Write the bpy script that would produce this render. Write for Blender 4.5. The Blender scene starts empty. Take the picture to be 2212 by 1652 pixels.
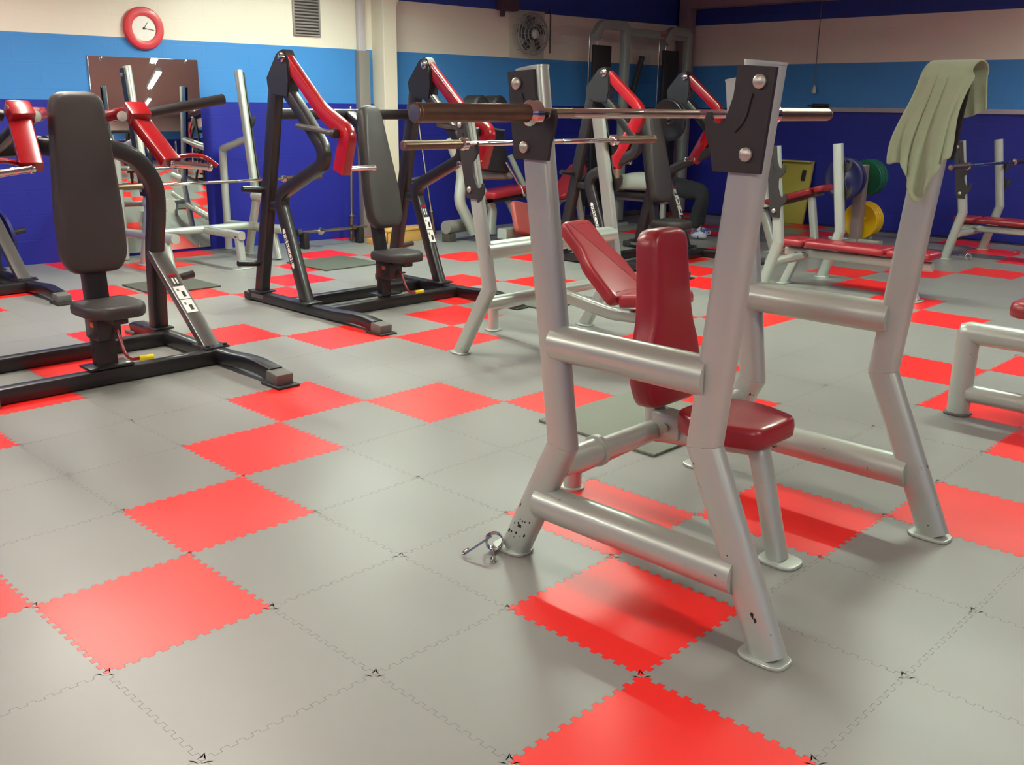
import bpy, bmesh, math, random
import numpy as np
from mathutils import Vector, Matrix, Euler
random.seed(7)
sc = bpy.context.scene
COL = sc.collection
# ------------------------------------------------------------------ camera
W, H = 2212, 1652
F_PX, PITCH, ROLL, YAW = 2104.17, -0.27694, 0.012747, 0.769824
CAM = Vector((-0.88157, -2.33162, 1.45288))
_f = Vector((math.cos(YAW)*math.cos(PITCH), math.sin(YAW)*math.cos(PITCH), math.sin(PITCH)))
_r0 = Vector((math.sin(YAW), -math.cos(YAW), 0)); _u0 = _r0.cross(_f)
_r = _r0*math.cos(ROLL) + _u0*math.sin(ROLL); _u = -_r0*math.sin(ROLL) + _u0*math.cos(ROLL)
cd = bpy.data.cameras.new('camera'); cam = bpy.data.objects.new('camera', cd); COL.objects.link(cam)
M = Matrix((( _r.x, _u.x, -_f.x, CAM.x), (_r.y, _u.y, -_f.y, CAM.y), (_r.z, _u.z, -_f.z, CAM.z), (0, 0, 0, 1)))
cam.matrix_world = M
cd.sensor_fit = 'HORIZONTAL'; cd.sensor_width = 36.0; cd.lens = 36.0*F_PX/W; cd.clip_start = 0.05; cd.clip_end = 100
sc.camera = cam
# ------------------------------------------------------------------ world, exposure
wd = bpy.data.worlds.new('world'); sc.world = wd; wd.use_nodes = True
wd.node_tree.nodes['Background'].inputs[0].default_value = (0.9, 0.95, 1, 1)
wd.node_tree.nodes['Background'].inputs[1].default_value = 0.05
sc.view_settings.view_transform = 'Standard'; sc.view_settings.look = 'None'
sc.view_settings.gamma = 1.0; sc.view_settings.use_curve_mapping = False
sc.view_settings.exposure = 0.62
LAMP_GLOW = 78.0
sc.cycles.max_bounces = 7; sc.cycles.diffuse_bounces = 3; sc.cycles.glossy_bounces = 4; sc.cycles.caustics_reflective = False; sc.cycles.caustics_refractive = False
# ceiling strip lamps (x, y, length along y); the far right corner of the hall has none, so it stays dim
CEIL_Z = 3.0
LAMPS = [(-2.2, -3.8, 0), (-2.2, -0.4, 0), (-2.2, 2.8, 0), (-2.2, 5.6, 0), (1.5, -3.8, 0), (1.5, 2.6, 0), (1.6, 4.7, 0), (5.4, -0.4, 1), (5.0, 2.8, 1),
         (4.6, 4.9, 1), (9.9, -0.9, 0)]           # x, y, tube tint (0 warm white, 1 cool white)
LAMP_LEN = 1.5
# (each lamp's glowing diffuser is built with its fixture below)

# ------------------------------------------------------------------ helpers
def lin(c):
    return tuple(((v/255)/12.92 if v/255 <= 0.04045 else ((v/255+0.055)/1.055)**2.4) for v in c) + (1.0,)
MATS = {}
def mat(name, rgb, rough=0.5, metal=0.0, coat=0.0, var=0.08, nscale=18.0, bump=0.0, bscale=120.0, spec=0.5, sheen=0.0, spots=None):
    if name in MATS: return MATS[name]
    m = bpy.data.materials.new(name); m.use_nodes = True; nt = m.node_tree; b = nt.nodes['Principled BSDF']
    c = lin(rgb)
    b.inputs['Roughness'].default_value = rough; b.inputs['Metallic'].default_value = metal
    b.inputs['Coat Weight'].default_value = coat; b.inputs['Coat Roughness'].default_value = 0.08
    b.inputs['Specular IOR Level'].default_value = spec; b.inputs['Sheen Weight'].default_value = sheen
    tc = nt.nodes.new('ShaderNodeTexCoord')
    n = nt.nodes.new('ShaderNodeTexNoise'); n.inputs['Scale'].default_value = nscale; n.inputs['Detail'].default_value = 4
    nt.links.new(tc.outputs['Object'], n.inputs['Vector'])
    r = nt.nodes.new('ShaderNodeMix'); r.data_type = 'RGBA'
    r.inputs[6].default_value = tuple(v*(1-var) for v in c[:3]) + (1,); r.inputs[7].default_value = tuple(min(1, v*(1+var)) for v in c[:3]) + (1,)
    nt.links.new(n.outputs['Fac'], r.inputs[0])
    out = r.outputs[2]
    if spots:
        n2 = nt.nodes.new('ShaderNodeTexNoise'); n2.inputs['Scale'].default_value = spots[1]; n2.inputs['Detail'].default_value = 3
        nt.links.new(tc.outputs['Object'], n2.inputs['Vector'])
        rp = nt.nodes.new('ShaderNodeMapRange'); rp.inputs[1].default_value = spots[2]; rp.inputs[2].default_value = spots[2]+0.04
        nt.links.new(n2.outputs['Fac'], rp.inputs[0])
        mx = nt.nodes.new('ShaderNodeMix'); mx.data_type = 'RGBA'; mx.inputs[7].default_value = lin(spots[0])
        nt.links.new(rp.outputs[0], mx.inputs[0]); nt.links.new(out, mx.inputs[6]); out = mx.outputs[2]
    nt.links.new(out, b.inputs['Base Color'])
    if bump > 0:
        nb = nt.nodes.new('ShaderNodeTexNoise'); nb.inputs['Scale'].default_value = bscale; nb.inputs['Detail'].default_value = 3
        nt.links.new(tc.outputs['Object'], nb.inputs['Vector'])
        bp = nt.nodes.new('ShaderNodeBump'); bp.inputs['Strength'].default_value = bump; bp.inputs['Distance'].default_value = 0.002
        nt.links.new(nb.outputs['Fac'], bp.inputs['Height']); nt.links.new(bp.outputs['Normal'], b.inputs['Normal'])
    MATS[name] = m
    return m
def emis(name, rgb, strength):
    m = bpy.data.materials.new(name); m.use_nodes = True; b = m.node_tree.nodes['Principled BSDF']
    b.inputs['Base Color'].default_value = lin(rgb); b.inputs['Emission Color'].default_value = lin(rgb); b.inputs['Emission Strength'].default_value = strength
    return m

SILVER = mat('silver_paint', (188, 198, 189), 0.34, 0.42, 0.35, 0.03, 9)
SILVERWORN = mat('silver_paint_chipped', (188, 198, 189), 0.36, 0.42, 0.3, 0.04, 9, spots=((38, 38, 36), 34, 0.70))
BLACKM = mat('black_frame_paint', (29, 26, 28), 0.38, 0.0, 0.2, 0.1, 14)
BLACKP = mat('black_hook_plastic', (37, 35, 36), 0.5, 0.0, 0.0, 0.08, 40, 0.15, 300)
DARKG = mat('dark_grey_paint', (72, 68, 66), 0.35, 0.1, 0.2, 0.06, 14)
CHROME = mat('chrome', (215, 213, 208), 0.12, 1.0, 0, 0.04, 20)
STEEL = mat('worn_steel', (185, 178, 165), 0.25, 1.0, 0, 0.1, 30)
RUST = mat('brown_worn_sleeve', (120, 100, 84), 0.36, 0.85, 0, 0.2, 35)
BOLT = mat('bolt_head_zinc', (190, 190, 178), 0.35, 0.7, 0, 0.05, 30)
MAROON = mat('maroon_vinyl', (150, 34, 44), 0.36, 0, 0.15, 0.06, 10, 0.1, 200)
BLKVINYL = mat('black_vinyl', (52, 48, 47), 0.5, 0, 0.05, 0.08, 12, 0.15, 260)
REDP = mat('red_gloss_paint', (146, 12, 20), 0.24, 0, 0.7, 0.05, 8)
WHITEP = mat('white_sticker', (222, 220, 215), 0.5)
INK = mat('black_ink', (20, 20, 22), 0.6)
GREYINK = mat('grey_plate', (120, 116, 112), 0.4, 0.3)
YELLOWG = mat('yellow_grip', (236, 214, 20), 0.5)
ORANGE = mat('orange_label', (214, 98, 34), 0.5)
RUBBER = mat('dark_rubber_mat', (78, 82, 74), 0.8, 0, 0, 0.12, 60, 0.4, 400)
RUBFOOT = mat('rubber_foot', (92, 92, 88), 0.6)
TOWEL = mat('sage_green_terry', (170, 190, 156), 0.95, 0, 0, 0.06, 30, 0.8, 500, 0.1, 0.3)
BLUEPL = mat('blue_rubber_plate', (24, 28, 92), 0.4, 0, 0.1)
GREENPL = mat('green_rubber_plate', (10, 96, 66), 0.35, 0, 0.2)
YELLPL = mat('yellow_rubber_plate', (226, 182, 8), 0.35, 0, 0.2)
BLACKPL = mat('black_iron_plate', (32, 31, 33), 0.4, 0.2, 0.1)
WOOD = mat('pale_wood', (205, 158, 88), 0.55, 0, 0.1, 0.15, 8)
CREAMP = mat('cream_gloss_paint', (222, 214, 196), 0.45, 0, 0.1, 0.03, 4)
GREYP = mat('grey_duct', (128, 124, 120), 0.5, 0, 0, 0.05, 6)

def setp(o, label=None, cat=None, group=None, kind=None):
    if label: o['label'] = label
    if cat: o['category'] = cat
    if group: o['group'] = group
    if kind: o['kind'] = kind
    return o
def thing(name, label, cat, loc=(0, 0, 0), rz=0.0, group=None):
    o = bpy.data.objects.new(name, None); COL.objects.link(o); o.empty_display_size = 0.1
    o.location = loc; o.rotation_euler = (0, 0, rz)
    return setp(o, label, cat, group)
def mk(name, bm, m, parent=None, smooth=38, label=None):
    bmesh.ops.recalc_face_normals(bm, faces=bm.faces[:])
    me = bpy.data.meshes.new(name); bm.to_mesh(me); bm.free()
    for mm in (m if isinstance(m, (list, tuple)) else [m]): me.materials.append(mm)
    if smooth:
        me.polygons.foreach_set('use_smooth', [True]*len(me.polygons))
        me.set_sharp_from_angle(angle=math.radians(smooth))
    o = bpy.data.objects.new(name, me); COL.objects.link(o)
    if parent: o.parent = parent
    if label: o['label'] = label
    return o
def struct(name, bm, m, parent=None, smooth=0):
    o = mk(name, bm, m, parent, smooth)
    if not parent: o['kind'] = 'structure'
    return o
def copytree(o, parent=None):
    c = o.copy(); COL.objects.link(c)
    if parent is not None: c.parent = parent
    for ch in list(o.children): copytree(ch, c)
    return c
# --- profiles: list of (a, b); a is sideways, b is along 'up'
def P_round(r, n=20): return [(r*math.cos(2*math.pi*i/n), r*math.sin(2*math.pi*i/n)) for i in range(n)]
def P_oval(w, h, n=24, e=2.6):
    out = []
    for i in range(n):
        t = 2*math.pi*i/n; c, s = math.cos(t), math.sin(t)
        out.append((w/2*abs(c)**(2/e)*(1 if c >= 0 else -1), h/2*abs(s)**(2/e)*(1 if s >= 0 else -1)))
    return out
def P_rect(w, h, r=0.008, k=3):
    out = []
    for cx, cy, a0 in ((w/2-r, h/2-r, 0), (-w/2+r, h/2-r, 90), (-w/2+r, -h/2+r, 180), (w/2-r, -h/2+r, 270)):
        for i in range(k):
            a = math.radians(a0+90*i/(k-1)); out.append((cx+r*math.cos(a), cy+r*math.sin(a)))
    return out
def fillet(path, r, n=6):
    path = [Vector(p) for p in path]; out = [path[0]]
    for i in range(1, len(path)-1):
        a, b, c = path[i-1], path[i], path[i+1]
        d1, d2 = (a-b), (c-b); l = min(r, d1.length*0.48, d2.length*0.48)
        p0, p1 = b+d1.normalized()*l, b+d2.normalized()*l
        for k in range(n+1):
            t = k/n; out.append(p0*(1-t)**2 + b*2*t*(1-t) + p1*t*t)
    out.append(path[-1]); return out
def sweep(bm, path, prof, up=(0, 0, 1), caps=True, scale=None):
    path = [Vector(p) for p in path]; up = Vector(up); rings = []
    n = len(path); T = [(path[i+1]-path[i]).normalized() for i in range(n-1)]
    def frame(t):
        s = t.cross(up)
        if s.length < 1e-4: s = t.cross(Vector((1, 0, 0.01)))
        s.normalize(); return s, s.cross(t).normalized()
    for i in range(n):
        t = T[min(i, n-2)]; s, u = frame(t)
        k = scale[i] if scale else 1.0
        pts = [path[i] + s*(a*k) + u*(b*k) for a, b in prof]
        if 0 < i < n-1:
            nb = (T[i-1]+T[i])
            if nb.length > 1e-6:
                nb.normalize(); pts2 = []
                s, u = frame(T[i-1])
                for a, b in prof:
                    p = path[i] + s*(a*k) + u*(b*k)
                    den = nb.dot(T[i-1])
                    p = p + T[i-1]*(nb.dot(path[i]-p)/den)
                    pts2.append(p)
                pts = pts2
        rings.append([bm.verts.new(p) for p in pts])
    m = len(prof)
    for i in range(n-1):
        for j in range(m):
            bm.faces.new((rings[i][j], rings[i][(j+1) % m], rings[i+1][(j+1) % m], rings[i+1][j]))
    if caps:
        bm.faces.new(rings[0][::-1]); bm.faces.new(rings[-1])
    return bm
def tube(name, path, prof, m, parent, up=(0, 0, 1), label=None, scale=None, smooth=38):
    bm = bmesh.new(); sweep(bm, path, prof, up, True, scale); return mk(name, bm, m, parent, smooth, label)
def box(bm, c, s, bev=0.0, rot=None):
    r = bmesh.ops.create_cube(bm, size=1.0)
    vs = r['verts']
    for v in vs: v.co = Vector((v.co.x*s[0], v.co.y*s[1], v.co.z*s[2]))
    if bev > 0:
        es = list({e for v in vs for e in v.link_edges})
        g = bmesh.ops.bevel(bm, geom=es, offset=bev, segments=2, affect='EDGES', profile=0.5)
        vs = list({v for f in g['faces'] for v in f.verts} | {v for v in vs if v.is_valid})
    mt = Matrix.Translation(Vector(c)) @ (rot.to_matrix().to_4x4() if rot else Matrix())
    for v in vs: v.co = mt @ v.co
    return bm
def bxo(name, c, s, m, parent, bev=0.004, rot=None, label=None):
    bm = bmesh.new(); box(bm, c, s, bev, rot); return mk(name, bm, m, parent, 38, label)
def lathe(bm, prof, axis_o, axis_d, n=28):
    # prof: (distance along the axis, radius)
    o, d = Vector(axis_o), Vector(axis_d).normalized()
    s = d.orthogonal().normalized(); u = d.cross(s); rings = []
    for h, r in prof:
        if r < 1e-6: rings.append([bm.verts.new(o+d*h)]); continue
        rings.append([bm.verts.new(o+d*h+s*(r*math.cos(2*math.pi*i/n))+u*(r*math.sin(2*math.pi*i/n))) for i in range(n)])
    for a, b in zip(rings[:-1], rings[1:]):
        for i in range(n):
            j = (i+1) % n
            if len(a) == 1 and len(b) == 1: continue
            if len(a) == 1: bm.faces.new((a[0], b[j], b[i]))
            elif len(b) == 1: bm.faces.new((a[i], a[j], b[0]))
            else: bm.faces.new((a[i], a[j], b[j], b[i]))
    for rr in (rings[0], rings[-1]):
        if len(rr) > 1: bm.faces.new(rr)
    return bm
def lat(name, prof, o, d, m, parent, n=28, label=None):
    bm = bmesh.new(); lathe(bm, prof, o, d, n); return mk(name, bm, m, parent, 38, label)
def smooth_poly(pts, r=0.03, n=4):
    pts = [Vector((p[0], p[1], 0)) for p in pts]; k = len(pts); out = []
    for i in range(k):
        a, b, c = pts[i-1], pts[i], pts[(i+1) % k]
        rr = r if not isinstance(r, (list, tuple)) else r[i]
        d1, d2 = a-b, c-b; l = min(rr, d1.length*0.45, d2.length*0.45)
        p0, p1 = b+d1.normalized()*l, b+d2.normalized()*l
        for q in range(n+1):
            t = q/n; v = p0*(1-t)**2 + b*2*t*(1-t) + p1*t*t; out.append((v.x, v.y))
    return out
def pad_bm(bm, outline, thick, bev, mtx, back=0.006):
    # cushioned pad: outline in local xy, thickness along local +z
    n = len(outline); P = [Vector((x, y, 0)) for x, y in outline]
    area = sum(P[i].x*P[(i+1) % n].y - P[(i+1) % n].x*P[i].y for i in range(n))
    if area < 0: P.reverse()
    N = []
    for i in range(n):
        t = (P[(i+1) % n]-P[i-1]).normalized(); N.append(Vector((-t.y, t.x, 0)))
    def ring(inset, z): return [bm.verts.new(mtx @ Vector((P[i].x+N[i].x*inset, P[i].y+N[i].y*inset, z))) for i in range(n)]
    rs = [ring(back, 0), ring(0, back), ring(-bev*0.12, thick*0.5), ring(0, thick-bev)]
    for k in range(1, 5):
        a = k/4*math.pi/2; rs.append(ring(bev*(1-math.cos(a)), thick-bev+bev*math.sin(a)))
    rs.append(ring(bev*2.2, thick+bev*0.12))
    for a, b in zip(rs[:-1], rs[1:]):
        for i in range(n): bm.faces.new((a[i], a[(i+1) % n], b[(i+1) % n], b[i]))
    bm.faces.new(rs[0][::-1]); bm.faces.new(rs[-1]); return bm
def pad(name, outline, thick, bev, mtx, m, parent, label=None):
    bm = bmesh.new(); pad_bm(bm, outline, thick, bev, mtx); return mk(name, bm, m, parent, 50, label)
def frame_mtx(o, x, y):
    x = Vector(x).normalized(); y = Vector(y); z = x.cross(y).normalized(); y = z.cross(x)
    return Matrix(((x.x, y.x, z.x, o[0]), (x.y, y.y, z.y, o[1]), (x.z, y.z, z.z, o[2]), (0, 0, 0, 1)))
def extrude_poly(bm, pts3, d):
    d = Vector(d); a = [bm.verts.new(Vector(p)) for p in pts3]; b = [bm.verts.new(Vector(p)+d) for p in pts3]; n = len(a)
    bm.faces.new(a[::-1]); bm.faces.new(b)
    for i in range(n): bm.faces.new((a[i], a[(i+1) % n], b[(i+1) % n], b[i]))
    return bm
def text_mesh(name, s, size, m, parent, mtx, extrude=0.0008):
    c = bpy.data.curves.new(name, 'FONT'); c.body = s; c.size = size; c.extrude = extrude; c.align_x = 'CENTER'; c.align_y = 'CENTER'; c.resolution_u = 2
    t = bpy.data.objects.new(name, c); COL.objects.link(t)
    me = bpy.data.meshes.new_from_object(t.evaluated_get(bpy.context.evaluated_depsgraph_get()))
    bpy.data.objects.remove(t); bpy.data.curves.remove(c)
    me.materials.append(m); me.transform(mtx)
    o = bpy.data.objects.new(name, me); COL.objects.link(o); o.parent = parent
    return o
def plate_foot(name, x, y, parent, wx=0.1, wy=0.15, m=SILVER, yo=0.0, t=0.012):
    bm = bmesh.new(); mt = Matrix.Translation((x, y+yo, 0.0))
    pad_bm(bm, [(p[0], p[1]) for p in P_oval(wx, wy, 20, 3)], t, 0.004, mt, 0.002); return mk(name, bm, m, parent, 50)
# ------------------------------------------------------------------ room
CORNER = Vector((11.2, 6.1)); LDIR = Vector((8.55, -0.87)).normalized()     # left wall runs from the far left to the corner
L0 = CORNER - LDIR*16.5
RX0, RY0 = -5.0, -6.0
def wall_material(name, bands, brick=True):
    m = bpy.data.materials.new(name); m.use_nodes = True; nt = m.node_tree; b = nt.nodes['Principled BSDF']
    b.inputs['Roughness'].default_value = 0.5; b.inputs['Specular IOR Level'].default_value = 0.3
    g = nt.nodes.new('ShaderNodeNewGeometry'); sx = nt.nodes.new('ShaderNodeSeparateXYZ'); nt.links.new(g.outputs['Position'], sx.inputs[0])
    col = None
    for z, rgb in bands:
        if col is None:
            c = nt.nodes.new('ShaderNodeRGB'); c.outputs[0].default_value = lin(rgb); col = c.outputs[0]; continue
        gt = nt.nodes.new('ShaderNodeMath'); gt.operation = 'GREATER_THAN'; gt.inputs[1].default_value = z; nt.links.new(sx.outputs['Z'], gt.inputs[0])
        mx = nt.nodes.new('ShaderNodeMix'); mx.data_type = 'RGBA'; mx.inputs[7].default_value = lin(rgb)
        nt.links.new(gt.outputs[0], mx.inputs[0]); nt.links.new(col, mx.inputs[6]); col = mx.outputs[2]
    nt.links.new(col, b.inputs['Base Color'])
    tc = nt.nodes.new('ShaderNodeTexCoord')
    br = nt.nodes.new('ShaderNodeTexBrick'); br.inputs['Scale'].default_value = 1.0; br.inputs['Brick Width'].default_value = 0.44; br.inputs['Row Height'].default_value = 0.22
    br.inputs['Mortar Size'].default_value = 0.006; br.inputs['Mortar Smooth'].default_value = 0.5
    nt.links.new(tc.outputs['UV'], br.inputs['Vector'])
    n = nt.nodes.new('ShaderNodeTexNoise'); n.inputs['Scale'].default_value = 60; nt.links.new(tc.outputs['Object'], n.inputs['Vector'])
    ad = nt.nodes.new('ShaderNodeMath'); ad.operation = 'MULTIPLY_ADD'; ad.inputs[1].default_value = 0.25
    nt.links.new(n.outputs['Fac'], ad.inputs[0]); inv = nt.nodes.new('ShaderNodeMath'); inv.operation = 'SUBTRACT'; inv.inputs[0].default_value = 1.0
    nt.links.new(br.outputs['Fac'], inv.inputs[1]); nt.links.new(inv.outputs[0], ad.inputs[2])
    bp = nt.nodes.new('ShaderNodeBump'); bp.inputs['Strength'].default_value = 0.25; bp.inputs['Distance'].default_value = 0.004
    nt.links.new(ad.outputs[0], bp.inputs['Height']); nt.links.new(bp.outputs['Normal'], b.inputs['Normal'])
    return m
NAVY, MID, CREAM, UPB = (33, 39, 142), (67, 136, 206), (234, 226, 212), (44, 60, 146)
WALLM = wall_material('painted_block_wall', [(0, NAVY), (1.452, MID), (2.015, CREAM), (2.55, UPB)])
WALLP = wall_material('painted_block_wall_behind', [(0, NAVY), (1.452, MID), (2.015, CREAM)])
def wall(name, a, b, m, thick=0.2):
    a, b = Vector((a[0], a[1], 0)), Vector((b[0], b[1], 0)); d = (b-a).normalized(); nrm = Vector((-d.y, d.x, 0))   # room on the right of a->b
    bm = bmesh.new(); uv = bm.loops.layers.uv.new('UVMap'); L = (b-a).length
    v = [bm.verts.new(p) for p in (a, b, b+Vector((0, 0, CEIL_Z)), a+Vector((0, 0, CEIL_Z)), a+nrm*thick, b+nrm*thick, b+nrm*thick+Vector((0, 0, CEIL_Z)), a+nrm*thick+Vector((0, 0, CEIL_Z)))]
    f = bm.faces.new((v[0], v[1], v[2], v[3]))
    for l, c in zip(f.loops, ((0, 0), (L, 0), (L, CEIL_Z), (0, CEIL_Z))): l[uv].uv = c
    for q in ((5, 4, 7, 6), (3, 2, 6, 7), (1, 0, 4, 5), (0, 3, 7, 4), (2, 1, 5, 6)): bm.faces.new([v[i] for i in q])
    return struct(name, bm, m)
wall('wall_left', L0, CORNER, WALLM)
wall('wall_right', CORNER, (11.2, RY0), WALLM)
wall('wall_back', (11.2, RY0), (RX0, RY0), WALLP)
wall('wall_side', (RX0, RY0), (RX0, L0.y), WALLP)
bm = bmesh.new(); box(bm, (3.1, 0.9, CEIL_Z+0.05), (16.8, 14.2, 0.1)); struct('ceiling', bm, mat('ceiling_white', (196, 190, 184), 0.8))
SUBF = mat('sub_floor_dark', (58, 58, 56), 0.7)
bm = bmesh.new(); box(bm, (3.1, 0.9, -0.057), (16.8, 14.2, 0.1)); floor = struct('floor', bm, SUBF)
# --- interlocking floor tiles, 0.5 m: red zigzag rows in grey
TS = 0.5
def edge_pts(nt=12, amp=0.0085):
    # jigsaw edge from 0 to 1, offset sideways (dovetail teeth)
    out = []; p = TS/nt
    for k in range(nt):
        b = k*p
        out += [(b+p*0.245, -amp*0.55), (b+p*0.27, amp), (b+p*0.73, amp), (b+p*0.755, -amp*0.55)]
    return out
EP = edge_pts()
def tile_outline(gap=0.0006):
    h = TS/2; pts = []
    pts.append((-h, -h)); pts += [(-h+t, -h+o) for t, o in EP]
    pts.append((h, -h)); pts += [(h+o, -h+t) for t, o in EP]
    pts.append((h, h)); pts += [(-h+t, h+o) for t, o in reversed(EP)]
    pts.append((-h, h)); pts += [(-h+o, -h+t) for t, o in reversed(EP)]
    # shrink a little so a thin joint stays open
    k = len(pts); out = []
    for i in range(k):
        a, b, c = Vector(pts[i-1]), Vector(pts[i]), Vector(pts[(i+1) % k])
        t = ((b-a).normalized()+(c-b).normalized())
        t = t.normalized() if t.length > 1e-6 else (c-b).normalized()
        n = Vector((-t.y, t.x)); out.append((b.x+n.x*gap, b.y+n.y*gap))
    return out
TO, TO2 = tile_outline(0.0004), tile_outline(0.0008)
def tile_mesh(name, m, simple=False):
    bm = bmesh.new()
    a = [bm.verts.new((x, y, -0.006)) for x, y in TO]; b = [bm.verts.new((x, y, -0.0006)) for x, y in TO]
    c = [bm.verts.new((x, y, 0)) for x, y in TO2]; n = len(a); q = TS/2-0.022
    cache = {}; d = []
    for x, y in TO2:
        key = (round(max(-q, min(q, x)), 5), round(max(-q, min(q, y)), 5))
        if key not in cache: cache[key] = bm.verts.new((key[0], key[1], 0))
        d.append(cache[key])
    for i in range(n):
        j = (i+1) % n
        bm.faces.new((a[i], a[j], b[j], b[i])); bm.faces.new((b[i], b[j], c[j], c[i]))
        bm.faces.new((c[i], c[j], d[j], d[i]) if d[i] is not d[j] else (c[i], c[j], d[i]))
    inner = [v for i, v in enumerate(d) if v is not d[i-1]]
    bm.faces.new(inner)
    bmesh.ops.recalc_face_normals(bm, faces=bm.faces[:])
    me = bpy.data.meshes.new(name); bm.to_mesh(me); bm.free(); me.materials.append(m); return me
def tile_mat(name, rgb):
    m = bpy.data.materials.new(name); m.use_nodes = True; nt = m.node_tree; b = nt.nodes['Principled BSDF']
    g = nt.nodes.new('ShaderNodeNewGeometry')
    n = nt.nodes.new('ShaderNodeTexNoise'); n.inputs['Scale'].default_value = 1.3; n.inputs['Detail'].default_value = 6; n.inputs['Roughness'].default_value = 0.6
    nt.links.new(g.outputs['Position'], n.inputs['Vector'])
    c = lin(rgb); mx = nt.nodes.new('ShaderNodeMix'); mx.data_type = 'RGBA'
    mx.inputs[6].default_value = tuple(v*0.90 for v in c[:3])+(1,); mx.inputs[7].default_value = tuple(min(1, v*1.10) for v in c[:3])+(1,)
    nt.links.new(n.outputs['Fac'], mx.inputs[0]); nt.links.new(mx.outputs[2], b.inputs['Base Color'])
    mr = nt.nodes.new('ShaderNodeMapRange'); mr.inputs[3].default_value = 0.30; mr.inputs[4].default_value = 0.46; nt.links.new(n.outputs['Fac'], mr.inputs[0])
    nt.links.new(mr.outputs[0], b.inputs['Roughness'])
    n2 = nt.nodes.new('ShaderNodeTexNoise'); n2.inputs['Scale'].default_value = 450; nt.links.new(g.outputs['Position'], n2.inputs['Vector'])
    bp = nt.nodes.new('ShaderNodeBump'); bp.inputs['Strength'].default_value = 0.12; bp.inputs['Distance'].default_value = 0.001
    nt.links.new(n2.outputs['Fac'], bp.inputs['Height']); nt.links.new(bp.outputs['Normal'], b.inputs['Normal'])
    return m
GREYT, REDT = tile_mat('grey_vinyl_tile', (136, 136, 132)), tile_mat('red_vinyl_tile', (236, 40, 36))
MG, MR = tile_mesh('grey_floor_tile', GREYT), tile_mesh('red_floor_tile', REDT)
def is_red(i, j): return (j - (3 - abs((i % 6) - 3))) % 4 == 0
def project(p):
    d = Vector(p)-CAM; z = d.dot(_f)
    return (W/2+F_PX*d.dot(_r)/z, H/2-F_PX*d.dot(_u)/z, z) if z > 0.2 else None
cells = []
for i in range(-10, 23):
    for j in range(-12, 16):
        cx, cy = (i+0.5)*TS, (j+0.5)*TS
        if cx > 11.2 or (Vector((cx, cy))-CORNER).dot(Vector((-LDIR.y, LDIR.x))) > 0.1: continue
        cs = [project((cx+a*TS/2, cy+b*TS/2, 0)) for a, b in ((-1, -1), (1, -1), (1, 1), (-1, 1))]
        vis = 0
        if all(cs):
            xs, ys = [c[0] for c in cs], [c[1] for c in cs]
            if max(xs) > -20 and min(xs) < W+20 and max(ys) > -20 and min(ys) < H+20:
                vis = abs(sum(cs[k][0]*cs[(k+1) % 4][1]-cs[(k+1) % 4][0]*cs[k][1] for k in range(4)))
        cells.append((vis, i, j))
cells.sort(reverse=True)
for k, (vis, i, j) in enumerate(cells[:290]):
    r = is_red(i, j)
    o = bpy.data.objects.new('red_floor_tile' if r else 'grey_floor_tile', MR if r else MG); COL.objects.link(o)
    o.parent = floor; o.location = ((i+0.5)*TS, (j+0.5)*TS, 0)
vv, ff, mi = [], [], []
for vis, i, j in cells[290:]:
    b = len(vv); cx, cy = (i+0.5)*TS, (j+0.5)*TS; h = TS/2-0.0006
    x1 = min(cx+h, 11.199)
    for z in (-0.006, 0.0): vv += [(cx-h, cy-h, z), (x1, cy-h, z), (x1, cy+h, z), (cx-h, cy+h, z)]
    for q in ((4, 5, 6, 7), (0, 1, 5, 4), (1, 2, 6, 5), (2, 3, 7, 6), (3, 0, 4, 7)): ff.append(tuple(b+t for t in q)); mi.append(1 if is_red(i, j) else 0)
me = bpy.data.meshes.new('remaining_floor_tiles'); me.from_pydata(vv, [], ff); me.materials.append(GREYT); me.materials.append(REDT); me.polygons.foreach_set('material_index', mi)
o = bpy.data.objects.new('remaining_floor_tiles', me); COL.objects.link(o); o.parent = floor; o['kind'] = 'stuff'

# ------------------------------------------------------------------ ceiling lamps (fixtures above the frame)
lamp_body = mat('lamp_housing_white', (230, 230, 226), 0.4)
GLOWS = [emis('lamp_glow_warm', (255, 249, 236), LAMP_GLOW), emis('lamp_glow_cool', (240, 255, 236), LAMP_GLOW*1.35)]
first = {}
for k, (lx, ly, tint) in enumerate(LAMPS):
    if tint not in first:
        t = first[tint] = thing('ceiling_lamp', ('warm white', 'cool white')[tint]+' strip lamp on the ceiling', 'lamp', (lx, ly, CEIL_Z), 0, ('warm', 'cool')[tint]+' strip lamps on the ceiling')
        bxo('housing', (0, 0, -0.05), (0.2, LAMP_LEN+0.1, 0.1), lamp_body, t)
        bm = bmesh.new(); sweep(bm, [(0, -LAMP_LEN/2, -0.10), (0, LAMP_LEN/2, -0.10)], P_oval(0.12, 0.09, 12, 2.2)); mk('diffuser', bm, GLOWS[tint], t)
        for s in (-1, 1):
            bxo('end_cap', (0, s*(LAMP_LEN/2+0.04), -0.11), (0.2, 0.03, 0.03), lamp_body, t); bxo('light_shield', (s*0.112, 0, -0.088), (0.008, LAMP_LEN+0.1, 0.132), lamp_body, t, 0)  # unseen side skirts added to keep lamp light off the far upper walls
    else:
        c = copytree(first[tint]); c.location = (lx, ly, CEIL_Z)
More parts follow.
